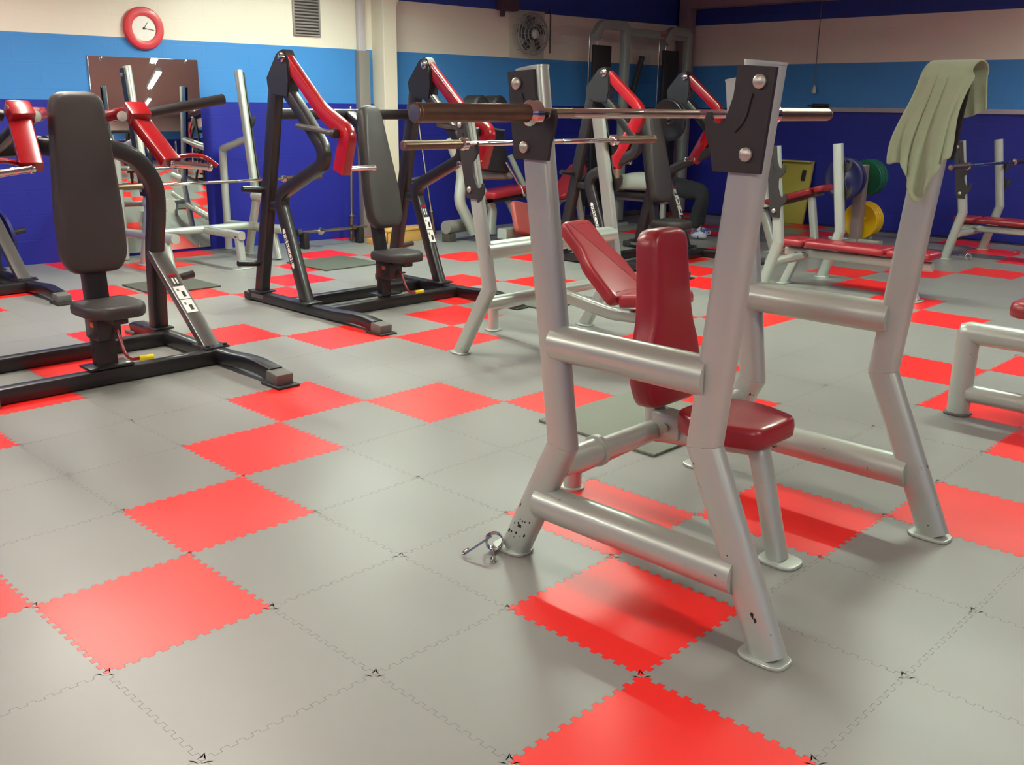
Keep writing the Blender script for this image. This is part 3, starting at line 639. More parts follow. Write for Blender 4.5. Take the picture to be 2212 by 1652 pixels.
# ------------------------------------------------------------------ silver olympic benches
UPS = P_oval(0.066, 0.088, 20, 2.7)
def olympic_bench(name, label, loc, hw, kink, top, foot, low_z, up_z, hooks, plate, pads, spine, front_leg, rear_post=None, catsize=1.0, worn=True):
    # local frame: x across, user's feet towards -y; origin on the floor under the uprights
    t = thing(name, label, 'weight bench', loc, 0, 'silver benches with maroon pads')
    for s in (-1, 1):
        x = s*hw; full = [Vector((x, foot, 0.008)), Vector((x, kink[0], kink[1])), Vector((x, top[0], top[1]))]
        for nm, seg in (('lower_leg', 0), ('upright', 1)):
            bm = bmesh.new(); sweep(bm, full, UPS, (0, 1, 0))
            nb = ((full[1]-full[0]).normalized()+(full[2]-full[1]).normalized()).normalized()
            bmesh.ops.bisect_plane(bm, geom=bm.verts[:]+bm.edges[:]+bm.faces[:], plane_co=full[1]+nb*(0.0004 if seg else -0.0004), plane_no=nb, clear_inner=bool(seg), clear_outer=not seg)
            bmesh.ops.holes_fill(bm, edges=[e for e in bm.edges if e.is_boundary]); mk(nm, bm, SILVERWORN if (worn and not seg) else SILVER, t, 40)
        plate_foot('foot_plate', x, foot, t, 0.10, 0.13)
        pl = hook_plate(t, x+s*0.033, s, kink[0]+(top[0]-kink[0])*(plate[0]-kink[1])/(top[1]-kink[1]), plate[0], top[0]+0.004, plate[1], -1, hooks, 0.045, 0.038, 0.012, [(-0.012, plate[1]-0.05), (-0.008, plate[0]+0.05)])
    if up_z:
        yk = kink[0]+(top[0]-kink[0])*(up_z-kink[1])/(top[1]-kink[1])
        tube('cross_tube', [(-hw, yk, up_z), (hw, yk, up_z)], P_round(0.053, 24), SILVER, t)
    tube('cross_tube', [(-hw, kink[0]+0.03, low_z), (hw, kink[0]+0.03, low_z)], P_round(0.036, 24), SILVER, t)
    tube('spine', fillet([(0, a, b) for a, b in spine], 0.05), P_rect(0.065, 0.075, 0.018, 4), SILVER, t)
    tube('front_leg', [(0, front_leg[0][0], front_leg[0][1]), (0, front_leg[1][0], 0.006)], P_rect(0.065, 0.07, 0.016), SILVER, t, (0, 1, 0))
    plate_foot('foot_plate', 0, front_leg[1][0], t, 0.2, 0.10)
    if rear_post:
        tube('rear_brace', [(0, kink[0]+0.02, low_z), (0, rear_post-0.01, 0.17)], P_round(0.036, 20), SILVER, t)
        tube('rear_post', [(0, rear_post, 0.004), (0, rear_post, 0.21)], P_round(0.036, 20), SILVER, t, (0, 1, 0)); plate_foot('foot_plate', 0, rear_post, t, 0.10, 0.10)
    for nm, (y0, z0), (y1, z1), w0, w1, th in pads:
        L = math.hypot(y1-y0, z1-z0); o = smooth_poly([(-w0/2, 0), (w0/2, 0), (w1/2, L), (-w1/2, L)] if nm != 'backrest' else [(-w0/2, 0), (w0/2, 0), (w0/2, L*0.45), (w1/2, L*0.62), (w1/2, L), (-w1/2, L), (-w1/2, L*0.62), (-w0/2, L*0.45)], 0.05)
        d = Vector((0, y1-y0, z1-z0)).normalized(); pad(nm, o, th, 0.02, frame_mtx((0, y0, z0), (1, 0, 0), d), MAROON, t)
        n_ = Vector((1, 0, 0)).cross(d); mid = Vector((0, (y0+y1)/2, (z0+z1)/2))
        sp = min(spine, key=lambda q: (q[0]-mid.y)**2+(q[1]-mid.z)**2)
        tube('pad_bracket', [mid+n_*0.004, mid-n_*0.06], P_rect(0.05, min(0.16, L*0.5), 0.006), DARKG, t, (0, 1, 0))
    return t
B2 = olympic_bench('incline_bench', 'silver incline bench with maroon pads and a barbell, just behind the nearest rack', (3.615, 1.90, 0), 0.585, (-0.25, 0.43), (-0.055, 1.40), 0.0, 0.34, 0.645,
    [1.245, 1.02], (0.94, 1.395), [('backrest', (-0.80, 0.345), (-0.34, 0.745), 0.34, 0.25, 0.075), ('seat', (-1.20, 0.40), (-0.84, 0.345), 0.24, 0.30, 0.07)],
    [(-0.22, 0.34), (-0.70, 0.27), (-1.22, 0.30)], [(-1.12, 0.29), (-1.25, 0)], 0.31)
barbell('steel barbell with brown sleeves on the incline bench behind the nearest rack', (3.56, 1.90-0.175, 1.245))
FLATPADS = [('head_pad', (-0.10, 0.345), (0.12, 0.345), 0.27, 0.26, 0.055), ('bench_pad', (-0.80, 0.345), (-0.115, 0.345), 0.28, 0.28, 0.055), ('seat_pad', (-1.17, 0.345), (-0.815, 0.345), 0.26, 0.28, 0.055)]
FLATSP = [(0.10, 0.285), (-0.60, 0.285), (-1.15, 0.285)]
B3 = olympic_bench('flat_bench', 'silver flat bench with maroon pad, seen between the right posts of the nearest rack', (6.78, 1.72, 0), 0.53, (-0.11, 0.42), (-0.01, 1.17), 0.02, 0.26, None,
    [1.02, 0.80], (0.62, 1.165), FLATPADS, FLATSP, [(-0.92, 0.27), (-1.05, 0)], None)
tube('middle_leg', [(0, -0.02, 0.28), (0, 0.10, 0.006)], P_rect(0.065, 0.07, 0.016), SILVER, B3, (0, 1, 0)); plate_foot('foot_plate', 0, 0.10, B3, 0.16, 0.1)
B4 = olympic_bench('flat_bench', 'silver flat bench with maroon pad and dark barbell by the right wall', (9.83, 1.42, 0), 0.525, (-0.12, 0.48), (-0.01, 1.17), 0.0, 0.26, None,
    [0.94, 0.76], (0.62, 1.165), FLATPADS, FLATSP, [(-0.92, 0.27), (-1.05, 0)], None)
barbell('dark barbell on the flat bench by the right wall', (9.85, 1.42-0.15, 0.94))
# bench in front of the mirror
B6 = olympic_bench('rack_frame', 'silver rack frame standing against the wall mirror at the far left', (3.70, 6.22, 0), 0.545, (-0.10, 0.55), (0.09, 1.74), 0.10, 0.30, None,
    [0.735, 1.32], (0.64, 1.72), [], [(-0.10, 0.30), (-0.55, 0.30), (-0.72, 0.30)], [(-0.66, 0.29), (-0.70, 0)], None)
for s in (-1, 1):
    x = s*0.545
    tube('rear_frame', fillet([(x, 0.48, 0.006), (x, 0.48, 1.00), (x, 0.02, 1.11)], 0.02, 2), P_round(0.037, 18), SILVER, B6, (1, 0, 0))
    tube('rear_tie', [(x, 0.48, 0.26), (x, -0.55, 0.30)], P_round(0.042, 18), SILVER, B6)
    tube('front_stub', [(x, -0.36, 0.30), (x, -0.45, 0.006)], P_round(0.034, 18), SILVER, B6, (0, 1, 0))
    tube('rest_bar', [(x, -0.08, 0.58), (x, -0.50, 0.585)], P_round(0.055, 20), SILVER, B6)
barbell('barbell resting low on the bench in front of the wall mirror', (3.86, 6.22-0.16, 0.735))
# preacher style seat cut by the right edge
t = thing('utility_bench', 'silver seat frame with maroon cushion, cut by the right edge', 'weight bench', (4.35, -0.86, 0), 0, 'silver benches with maroon pads')
tube('leg', fillet([(-0.34, 0.165, 0.006), (-0.34, 0.165, 0.415), (-0.34, -0.20, 0.415)], 0.012, 2), P_round(0.054, 24), SILVERWORN, t, (1, 0, 0))
plate_foot('foot_plate', -0.34, 0.165, t, 0.125, 0.125, RUBFOOT)
tube('leg', [(-0.34, -0.52, 0.006), (-0.34, -0.52, 0.415)], P_round(0.05, 24), SILVERWORN, t, (1, 0, 0)); plate_foot('foot_plate', -0.34, -0.52, t, 0.12, 0.12, RUBFOOT)
tube('low_tie', [(-0.34, 0.13, 0.115), (-0.34, -0.52, 0.115)], P_round(0.045, 24), SILVER, t)
tube('top_tie', [(-0.34, -0.2, 0.415), (-0.34, -0.54, 0.415)], P_round(0.054, 24), SILVER, t)
tube('seat_arm', [(-0.34, -0.18, 0.40), (0.10, -0.22, 0.42)], P_rect(0.07, 0.07, 0.012), SILVER, t)
tube('height_pin_tube', [(-0.20, -0.13, 0.43), (-0.20, -0.13, 0.205)], P_round(0.022, 16), SILVER, t, (0, 1, 0))
bxo('slot_plate', (-0.285, -0.115, 0.42), (0.012, 0.03, 0.10), BLACKP, t, 0.003, Euler((0.4, 0, 0)))
pad('seat', smooth_poly([(-0.20, 0.15), (0.20, 0.15), (0.22, -0.18), (-0.22, -0.18)], 0.09), 0.075, 0.028, Matrix.Translation((-0.06, -0.11, 0.50)), MAROON, t)
tube('seat_post', [(-0.06, -0.15, 0.40), (-0.06, -0.13, 0.505)], P_rect(0.06, 0.06, 0.01), SILVER, t, (0, 1, 0))
# ------------------------------------------------------------------ towel over the right front upright
def towel():
    t = thing('towel', 'sage green towel draped over the right post of the nearest rack', 'towel', (2.44, -1.045, 1.57))
    nu, nv = 30, 46; bm = bmesh.new(); g = []
    Lf, Lb, r = 0.37, 0.135, 0.052
    tot = Lf+math.pi*r*0.75+Lb
    for j in range(nv+1):
        row = []
        for i in range(nu+1):
            u = i/nu*2-1                                   # -1 = far side (+y), 1 = near right (-y)
            e = 0.5*(1+math.cos(math.pi*min(1, abs(u))))
            lf = Lf*(0.82+0.18*math.cos(2.2*(u-0.12))) + 0.035*math.sin(5*u+0.6)
            lb = Lb*(0.85+0.15*math.cos(2*u))
            v = j/nv
            fr, md = 0.62, 0.80
            if v < fr: k = 1-v/fr; z = -lf*k; xo = -1; d = k
            elif v < md: a = (v-fr)/(md-fr)*math.pi; z = r*math.sin(a)*0.75; xo = -math.cos(a); d = 0
            else: k = (v-md)/(1-md); z = -lb*k; xo = 1; d = k
            wid = 0.098 + 0.012*d if v < fr else 0.088
            fold = (0.015*math.sin(7.0*u+1.2)+0.007*math.sin(13*u+3*d))*(0.35+1.0*d) if v < fr else 0.008*math.sin(6*u)*d
            px = xo*(0.047+0.004)+(-(0.006+0.022*d) if xo < 0 else 0)*(1 if v < fr else 0)
            x = px + (-abs(fold) if v < fr else abs(fold)*0.8) - (0.012*max(0, math.sin(3.0*u-0.8))*d if v < fr else 0)
            y = -u*wid*(1.0-0.18*d*max(0, u))*(0.74 if u < 0 else 1.0) + (0.020*d if v < fr else (-0.035*(0.4+d) if v >= md else -0.02*(v-fr)/(md-fr)))
            y += 0.10*0 - z*0.095                           # follow the lean of the post
            if v < fr: y += 0.025*d*math.sin(4*d+u)
            if abs(u) > 0.72 and v < fr: x += 0.03*(abs(u)-0.72)/0.28*(1-0.4*d)
            row.append(bm.verts.new((x, y, z-0.004)))
        g.append(row)
    for j in range(nv):
        for i in range(nu): bm.faces.new((g[j][i], g[j][i+1], g[j+1][i+1], g[j+1][i]))
    o = mk('cloth', bm, TOWEL, t, 80)
    so = o.modifiers.new('thick', 'SOLIDIFY'); so.thickness = 0.006; so.offset = 1
    sb = o.modifiers.new('sub', 'SUBSURF'); sb.levels = 1; sb.render_levels = 1
    return t
towel()
# ------------------------------------------------------------------ spring clip on the floor
t = thing('spring_clip', 'small chrome spring collar lying on the floor by the nearest rack', 'spring clip', (1.14, -0.10, 0), 0)
t.location = Vector((1.2502, -0.1923, 0.))
o0 = Vector(t.location)
hx = []
cdir = (Vector((1.32, -0.2602, 0.))-Vector((1.1729, -0.1418, 0.))).normalized(); cs = Vector((-cdir.y, cdir.x, 0))
R_ = 0.029
for k in range(0, 49):
    a = 2*math.pi*k/20 + 2.0
    hx.append(Vector((0, 0, R_+0.008)) + cs*(0.011*(k/20-1.2)) + cdir*(R_*math.cos(a)) + Vector((0, 0, R_*math.sin(a))))
a0 = [hx[0]-cdir*0.03+Vector((0, 0, -0.01)), hx[0]]
bm = bmesh.new(); sweep(bm, hx, P_round(0.0038, 8)); mk('coil', bm, CHROME, t)
e1 = Vector((1.1477, -0.1461, 0.01))-o0; e2 = Vector((1.1855, -0.2533, 0.006))-o0
def U_loop(base, tip, w):
    d = (tip-base).normalized(); s = Vector((-d.y, d.x, 0)).normalized()
    return fillet([base+s*w*0.3, tip+s*w-d*0.02, tip+s*w, tip-s*w, tip-s*w-d*0.025], 0.012, 4)
tube('wire_handle', U_loop(hx[0], e1, 0.009), P_round(0.0038, 8), CHROME, t)
tube('wire_handle', U_loop(hx[-1], e2, 0.007), P_round(0.0038, 8), CHROME, t)
# ------------------------------------------------------------------ rubber mats
def rmat(label, x0, x1, y0, y1, z=0.0, m=RUBBER):
    o = bxo('rubber_mat', (0, 0, 0.007), (x1-x0, y1-y0, 0.013), m, None, 0.004); o.location = ((x0+x1)/2, (y0+y1)/2, z)
    return setp(o, label, 'mat', 'rubber floor mats')
rmat('grey green rubber mat on the floor behind the nearest rack seat', 2.39, 3.15, -0.02, 0.66, 0, mat('grey_green_mat', (118, 124, 112), 0.7, 0, 0, 0.06, 60, 0.3, 400))
rmat('dark rubber mat on the floor under the middle press machine', 4.18, 4.82, 4.92, 5.55)
rmat('dark rubber mat on the floor behind the left chest press', 2.53, 3.10, 4.85, 5.42)
rmat('dark rubber mat on the floor beyond the incline bench', 4.35, 4.98, 2.42, 3.0)
# ------------------------------------------------------------------ weight tree with coloured plates
t = thing('weight_tree', 'grey plate storage post by the right wall', 'weight rack', (9.72, 2.58, 0))
tube('post', [(0, 0, 0.03), (0, 0, 0.86)], P_rect(0.12, 0.11, 0.014), mat('mauve_grey_post', (140, 126, 124), 0.4, 0.1), t, (0, 1, 0))
tube('base', [(-0.30, 0, 0.03), (0.34, 0, 0.03)], P_rect(0.09, 0.06, 0.01), SILVER, t); tube('base', [(0, -0.30, 0.03), (0, 0.30, 0.03)], P_rect(0.09, 0.06, 0.01), SILVER, t)
bxo('top_cap', (0, 0, 0.866), (0.11, 0.10, 0.014), SILVER, t)
for z, s in ((0.72, 1), (0.25, 1), (0.72, -1)):
    pl_ = 0.30 if s > 0 else 0.52
    lat('peg', [(0, 0.024), (pl_, 0.024), (pl_+0.002, 0.02)], (s*0.045, 0, z), (s, 0, 0.04), CHROME, t, 16)
for k in range(4):
    disc('weight_plate', ('green weight disc on the storage post, %s' % ('innermost', 'second from the post', 'third from the post', 'outermost')[k]), 'weight plate', (9.72+0.08+0.045*k, 2.58, 0.722+0.0018*k), (1, 0, 0.04), 0.20, 0.042, GREENPL, 'weight plates')
for k in range(4):
    disc('weight_plate', ('yellow weight disc low on the storage post, %s' % ('innermost', 'second from the post', 'third from the post', 'outermost')[k]), 'weight plate', (9.72+0.08+0.045*k, 2.58, 0.252+0.0018*k), (1, 0, 0.04), 0.205, 0.042, YELLPL, 'weight plates')
disc('weight_plate', 'blue weight disc on the near peg of the storage post', 'weight plate', (9.72-0.38, 2.58, 0.733), (1, 0, -0.04), 0.225, 0.035, BLUEPL, 'weight plates')
disc('weight_plate', 'blue weight disc on the outer end of the near peg', 'weight plate', (9.72-0.44, 2.58, 0.736), (1, 0, -0.04), 0.225, 0.035, BLUEPL, 'weight plates')
# far adjustable bench next to the tree
t = thing('adjustable_bench', 'silver bench with sloping maroon pad in front of the yellow board', 'weight bench', (8.5, 2.78, 0), 0, 'silver benches with maroon pads')
tube('spine', [(0, 0.42, 0.42), (0, -0.36, 0.66)], P_rect(0.08, 0.09, 0.015), DARKG, t)
pad('bench_pad', smooth_poly([(-0.14, 0), (0.14, 0), (0.14, 0.62), (-0.14, 0.62)], 0.05), 0.06, 0.02, frame_mtx((0, -0.29, 0.69), (-1, 0, 0), Vector((0, 0.78, -0.24)).normalized()), MAROON, t)
pad('head_pad', smooth_poly([(-0.13, 0), (0.13, 0), (0.13, 0.10), (-0.13, 0.10)], 0.03), 0.06, 0.02, frame_mtx((0, -0.41, 0.727), (-1, 0, 0), Vector((0, 0.78, -0.24)).normalized()), MAROON, t)
tube('leg', [(0, 0.30, 0.45), (0, 0.12, 0.006)], P_rect(0.08, 0.08, 0.015), SILVER, t, (0, 1, 0)); plate_foot('foot_plate', 0, 0.12, t, 0.4, 0.1)
tube('leg', [(0, -0.25, 0.62), (0, -0.36, 0.006)], P_rect(0.07, 0.07, 0.015), SILVER, t, (0, 1, 0)); plate_foot('foot_plate', 0, -0.36, t, 0.4, 0.1)
tube('upright', [(-0.10, 0.20, 0.46), (-0.10, 0.34, 1.25)], P_round(0.042, 18), SILVER, t, (1, 0, 0))
hook_plate(t, -0.06, 1, 0.27, 0.80, 0.33, 1.23, -1, [1.05], 0.03, 0.028)
# yellow board leaning on the right wall
t = thing('leaning_board', 'olive yellow board leaning against the right wall', 'board', (11.0, 4.13, 0))
bm = bmesh.new(); box(bm, (0, 0, 0.40), (0.04, 0.44, 0.80), 0.006, None)
for v in bm.verts: v.co.x += v.co.z*0.2
mk('panel', bm, mat('olive_yellow_board', (176, 166, 72), 0.6), t)
bxo('slot', (0.098, -0.12, 0.62), (0.03, 0.05, 0.14), INK, t, 0.003, Euler((0, 0.2, 0))); 
bxo('edge_strip', (0.06, 0.0, 0.80), (0.05, 0.44, 0.02), mat('board_edge', (190, 182, 110), 0.6), t, 0.003)
# ------------------------------------------------------------------ wall fittings
WA = math.atan2(LDIR.y, LDIR.x)
def on_left_wall(x, off=0.0):
    k = (x-CORNER.x)/LDIR.x; p = CORNER+LDIR*k; n = Vector((LDIR.y, -LDIR.x))   # n points into the room
    return (p.x+n.x*off, p.y+n.y*off)
# mirror
mx, my = on_left_wall(3.59, 0.012)
t = thing('wall_mirror', 'tall frameless mirror on the blue wall under the red clock', 'mirror', (mx, my, 0.03), WA)
MIR = bpy.data.materials.new('mirror_glass'); MIR.use_nodes = True; b = MIR.node_tree.nodes['Principled BSDF']
b.inputs['Base Color'].default_value = (0.80, 0.83, 0.80, 1); b.inputs['Metallic'].default_value = 1; b.inputs['Roughness'].default_value = 0.02
bxo('glass', (0, 0, 0.905), (1.03, 0.010, 1.81), MIR, t, 0.002); bxo('backing', (0, 0.0075, 0.905), (1.035, 0.006, 1.815), GREYP, t, 0.001)
for sx in (-0.4, 0.4):
    for z in (0.02, 1.79): bxo('mirror_clip', (sx, -0.007, z), (0.03, 0.006, 0.03), CHROME, t, 0.002)
# clock
mx, my = on_left_wall(3.605, 0.004)
t = thing('wall_clock', 'round red wall clock with white dial', 'clock', (mx, my, 2.10), WA)
REDC = mat('red_clock_plastic', (206, 46, 58), 0.4, 0, 0.2)
bm = bmesh.new(); lathe(bm, [(0, 0.185), (0.02, 0.192), (0.045, 0.178), (0.05, 0.15), (0.045, 0.115), (0.03, 0.11), (0.028, 0.11)], (0, 0, 0), (0, -1, 0), 48); mk('rim', bm, REDC, t, 40)
lat('dial', [(0.0285, 0.112), (0.032, 0.112), (0.0322, 0.0)], (0, 0, 0), (0, -1, 0), mat('dial_white', (240, 236, 230), 0.5), t, 48)
tube('hour_hand', [(0.0, -0.036, 0.0), (0.033, -0.036, 0.052)], P_rect(0.009, 0.003, 0.001, 2), INK, t); tube('minute_hand', [(-0.015, -0.038, 0.004), (0.088, -0.038, -0.012)], P_rect(0.007, 0.003, 0.001, 2), INK, t)
lat('hand_boss', [(0.030, 0.010), (0.042, 0.010), (0.043, 0)], (0, 0, 0), (0, -1, 0), INK, t, 14)
# louvred vent
mx, my = on_left_wall(5.30, 0.0)
t = thing('wall_vent', 'grey louvred vent high on the cream wall left of the column', 'vent', (mx, my, 2.31), WA)
VG = mat('vent_grey', (150, 142, 140), 0.5)
bxo('backing', (0, -0.008, 0), (0.29, 0.01, 0.36), mat('vent_dark', (70, 66, 66), 0.7), t, 0)
for sx in (-0.148, 0.148): bxo('frame_side', (sx, -0.015, 0), (0.016, 0.03, 0.37), VG, t, 0.002)
for z in (-0.182, 0.182): bxo('frame_rail', (0, -0.015, z), (0.31, 0.03, 0.014), VG, t, 0.002)
for k in range(11): bxo('slat', (0, -0.02, -0.155+0.031*k), (0.282, 0.024, 0.006), VG, t, 0, Euler((0.6, 0, 0)))
# column, duct, conduit
mx, my = on_left_wall(6.17, 0.12)
bm = bmesh.new(); box(bm, (0, 0, 1.5), (0.17, 0.24, 3.0), 0.006)
o = struct('trim_1', bm, CREAMP); o.location = (mx, my, 0); o.rotation_euler = (0, 0, WA)
bm = bmesh.new(); extrude_poly(bm, [(0.085, -0.11, 2.45), (0.085, -0.11, 3.0), (0.36, -0.11, 3.0)], (0, 0.05, 0)); c = mk('haunch', bm, CREAMP, o, 0)
mx, my = on_left_wall(5.93, 0.05)
t = thing('wall_duct', 'grey boxed duct with pale conduit beside the white column', 'duct', (mx, my, 0), WA)
bxo('duct_box', (0, 0, 1.0), (0.13, 0.10, 2.0), GREYP, t, 0.004); tube('conduit', [(-0.01, 0.0, 2.0), (-0.01, 0.0, 2.99)], P_rect(0.085, 0.06, 0.01), mat('pale_conduit', (190, 184, 190), 0.5), t, (0, 1, 0))
bm = bmesh.new(); box(bm, (11.10, 5.98, 1.5), (0.17, 0.17, 3.0), 0.004); struct('trim_2', bm, mat('mauve_grey_steel', (150, 130, 140), 0.5))
bm = bmesh.new(); box(bm, (11.10, 0.0, 2.88), (0.18, 11.8, 0.24), 0.004); struct('trim_3', bm, mat('mauve_grey_steel', (150, 130, 140), 0.5))
bm = bmesh.new(); box(bm, (11.185, -1.0, 1.452), (0.026, 9.6, 0.055), 0.004); struct('trim_4', bm, mat('dado_grey', (168, 160, 168), 0.5))
# wall fan
mx, my = on_left_wall(8.28, 0.0)
t = thing('wall_fan', 'round grey fan mounted on the pale wall right of the column', 'fan', (mx, my, 2.29), WA)
FANG = mat('fan_grey', (150, 156, 152), 0.4, 0.3); FAND = mat('fan_dark', (84, 88, 88), 0.4, 0.2)
bxo('mount_plate', (0.02, -0.006, 0), (0.56, 0.012, 0.56), mat('fan_plate', (196, 196, 184), 0.5), t, 0.003)
lat('motor', [(0, 0.07), (0.10, 0.07), (0.11, 0.06), (0.112, 0)], (0, -0.012, 0), (0, -1, 0), FAND, t, 24)
for R in (0.10, 0.15, 0.20, 0.235):
    pts = [(R*math.cos(2*math.pi*k/40), -0.18+0.03*(R/0.235)**2, R*math.sin(2*math.pi*k/40)) for k in range(41)]
    tube('cage_ring', pts, P_round(0.005 if R < 0.23 else 0.011, 8), FANG, t, (0, 1, 0))
for k in range(14):
    a = 2*math.pi*k/14; tube('cage_spoke', [(0.05*math.cos(a), -0.185, 0.05*math.sin(a)), (0.235*math.cos(a), -0.15, 0.235*math.sin(a)), (0.225*math.cos(a), -0.012, 0.225*math.sin(a))], P_round(0.003, 6), FANG, t, (0.3, 0.2, 1))
lat('hub_cap', [(0, 0.055), (0.02, 0.05), (0.028, 0.03), (0.03, 0)], (0, -0.175, 0), (0, -1, 0), mat('fan_cap', (200, 206, 204), 0.3, 0.3), t, 24)
for k in range(5):
    a = 2*math.pi*k/5+0.4; ca, sa = math.cos(a), math.sin(a); bm = bmesh.new()
    P = [(0.05, -0.02, -0.13), (0.21, -0.075, -0.115), (0.22, 0.03, -0.095), (0.14, 0.075, -0.09), (0.05, 0.03, -0.10)]
    extrude_poly(bm, [(r*ca-w*sa, d, r*sa+w*ca) for r, w, d in P], (0, -0.004, 0)); mk('blade', bm, FAND, t, 30)
tube('power_cable', [(0.40, -0.012, 0.34), (0.40, -0.012, -0.20)], P_round(0.008, 8), FAND, t, (0, 1, 0))
mx, my = on_left_wall(7.95, 0.06)
t = thing('junction_box', 'dark purple box high on the wall above the fan', 'box', (mx, my, 2.64), WA)
PURP = mat('dark_mauve_box', (72, 56, 72), 0.6)
bxo('box_body', (0, 0, 0), (0.26, 0.12, 0.20), PURP, t, 0.01); bxo('box_lid', (0, -0.065, 0), (0.22, 0.012, 0.16), PURP, t, 0.004); bxo('bracket', (-0.08, 0.0, -0.13), (0.04, 0.06, 0.08), PURP, t, 0.004)
# pull cord and small shelf on the right wall
t = thing('pull_cord', 'white pull cord hanging in front of the right wall', 'switch', (11.14, 4.0, 1.66), 0)
tube('cord', [(0, 0, 0.08), (0, 0.004, 0.7), (0, 0.0, 1.33)], P_round(0.006, 8), mat('cord_grey', (104, 104, 110), 0.7), t, (0, 1, 0))
lat('pull', [(0, 0.0), (0, 0.026), (0.03, 0.030), (0.07, 0.016), (0.10, 0.008)], (0, 0, -0.01), (0, 0, 1), mat('pull_white', (214, 214, 196), 0.5), t, 16)
t = thing('wall_bracket', 'small black bracket on the right wall above the grey rail', 'bracket', (11.2, 3.92, 1.50), 0)
bxo('tray', (-0.06, 0, 0), (0.12, 0.24, 0.02), BLACKP, t, 0.003); bxo('back_plate', (-0.006, 0, 0.0), (0.01, 0.24, 0.05), BLACKP, t, 0.002)
# ------------------------------------------------------------------ cable tower in the far corner
GG = mat('green_grey_frame', (150, 162, 152), 0.35, 0.1, 0.3)
t = thing('cable_tower', 'tall grey cable machine with black shrouds in the far corner', 'gym machine', (9.62, 5.83, 0))
for s, px in ((-1, -0.72), (1, 0.72)):
    bxo('shroud', (px-0.0, -0.14, 1.20), (0.33, 0.05, 1.95), mat('shroud_black', (26, 25, 28), 0.55), t, 0.01)
    for k in range(10): bxo('stack_plate', (px, 0.0, 0.25+0.062*k), (0.20, 0.12, 0.056), BLACKPL, t, 0.004)
    po = 0.46 if s < 0 else 0.38
    tube('post', fillet([(px+po, -0.14, 0.03), (px+po, -0.14, 2.42), (px-0.02, -0.14, 2.42), (px-0.14, -0.14, 2.26)], 0.08), P_rect(0.11, 0.09, 0.012), GG, t, (0, 1, 0))
    for dx in (-0.07, 0.07): tube('guide_rod', [(px+dx, 0, 0.05), (px+dx, 0, 2.30)], P_round(0.012, 10), CHROME, t, (0, 1, 0))
    tube('brace', [(px+s*-0.30, 0.10, 2.1), (px+s*-0.55, 0.18, 1.2), (px+s*-0.70, 0.22, 0.05)], P_rect(0.06, 0.06, 0.01), DARKG, t, (0, 1, 0))
    tube('base_foot', [(px-0.1, -0.30, 0.035), (px-0.1, 0.30, 0.035)], P_rect(0.09, 0.07, 0.01), DARKG, t)
    lat('pulley', [(-0.012, 0.05), (-0.008, 0.058), (0, 0.05), (0.008, 0.058), (0.012, 0.05)], (px+0.02, -0.06, 2.30), (0, 1, 0), BLACKP, t, 24)
tube('top_beam', [(-0.26, -0.10, 2.36), (1.10, -0.10, 2.36)], P_rect(0.08, 0.10, 0.012), GG, t); tube('base_beam', [(-0.85, 0.2, 0.035), (0.85, 0.2, 0.035)], P_rect(0.08, 0.07, 0.012), DARKG, t)
bxo('red_label', (0.55, -0.146, 2.36), (0.14, 0.004, 0.04), mat('faded_red', (170, 84, 84), 0.5), t, 0)
# ------------------------------------------------------------------ leg machine between column and fan
t = thing('leg_machine', 'grey leg machine with black back panel and maroon pads, behind the incline bench', 'gym machine', (6.85, 5.45, 0))
bm = bmesh.new(); box(bm, (0, 0, 0), (0.58, 0.07, 0.46), 0.015, None)
rr = Euler((-0.25, 0.10, 0.12)).to_matrix().to_4x4()
for v in bm.verts: v.co = Matrix.Translation((-0.12, 0.0, 0.98)) @ rr @ v.co
mk('back_panel', bm, mat('panel_black', (46, 42, 46), 0.45), t)
bm = bmesh.new(); box(bm, (0, -0.03, 0.235), (0.58, 0.03, 0.02), 0.004, None)
for v in bm.verts: v.co = Matrix.Translation((-0.12, 0.0, 0.98)) @ rr @ v.co
mk('panel_edge', bm, GG, t)
for k, dx in enumerate((-0.40, -0.13)):
    lat('roller_pad', [(0, 0.05), (0.005, 0.095), (0.03, 0.115), (0.20, 0.115), (0.225, 0.095), (0.23, 0.05)], (dx, 0.02, 1.44), (0, -1, 0), mat('black_foam', (26, 25, 29), 0.6), t, 28)
    lat('roller_cap', [(0.228, 0.03), (0.238, 0.028), (0.239, 0)], (dx+0.0, 0.02, 1.44), (0, -1, 0), GG, t, 16)
tube('roller_bar', [(-0.50, 0.0, 1.44), (0.0, 0.0, 1.44)], P_round(0.02, 12), CHROME, t); tube('roller_arm', [(-0.28, 0.02, 1.44), (-0.25, 0.08, 1.1)], P_rect(0.06, 0.05, 0.01), SILVER, t, (0, 1, 0))
tube('main_frame', fillet([(-0.62, 0.06, 1.10), (-0.45, 0.06, 0.75), (-0.50, 0.06, 0.45), (-0.28, 0.06, 0.10)], 0.08), P_round(0.06, 20), SILVER, t, (0, 1, 0))
tube('side_beam', [(-0.45, 0.06, 0.72), (0.28, 0.06, 0.69)], P_round(0.05, 18), SILVER, t)
tube('gas_strut', [(0.12, -0.10, 0.92), (0.42, -0.14, 0.42)], P_round(0.032, 16), GG, t, (0, 1, 0)); tube('strut_rod', [(0.03, -0.12, 0.86), (0.40, -0.18, 0.36)], P_round(0.014, 12), CHROME, t, (0, 1, 0))
tube('lower_frame', fillet([(-0.30, -0.05, 0.60), (-0.10, -0.05, 0.36), (-0.12, -0.05, 0.08)], 0.05), P_rect(0.09, 0.07, 0.012), SILVER, t, (0, 1, 0))
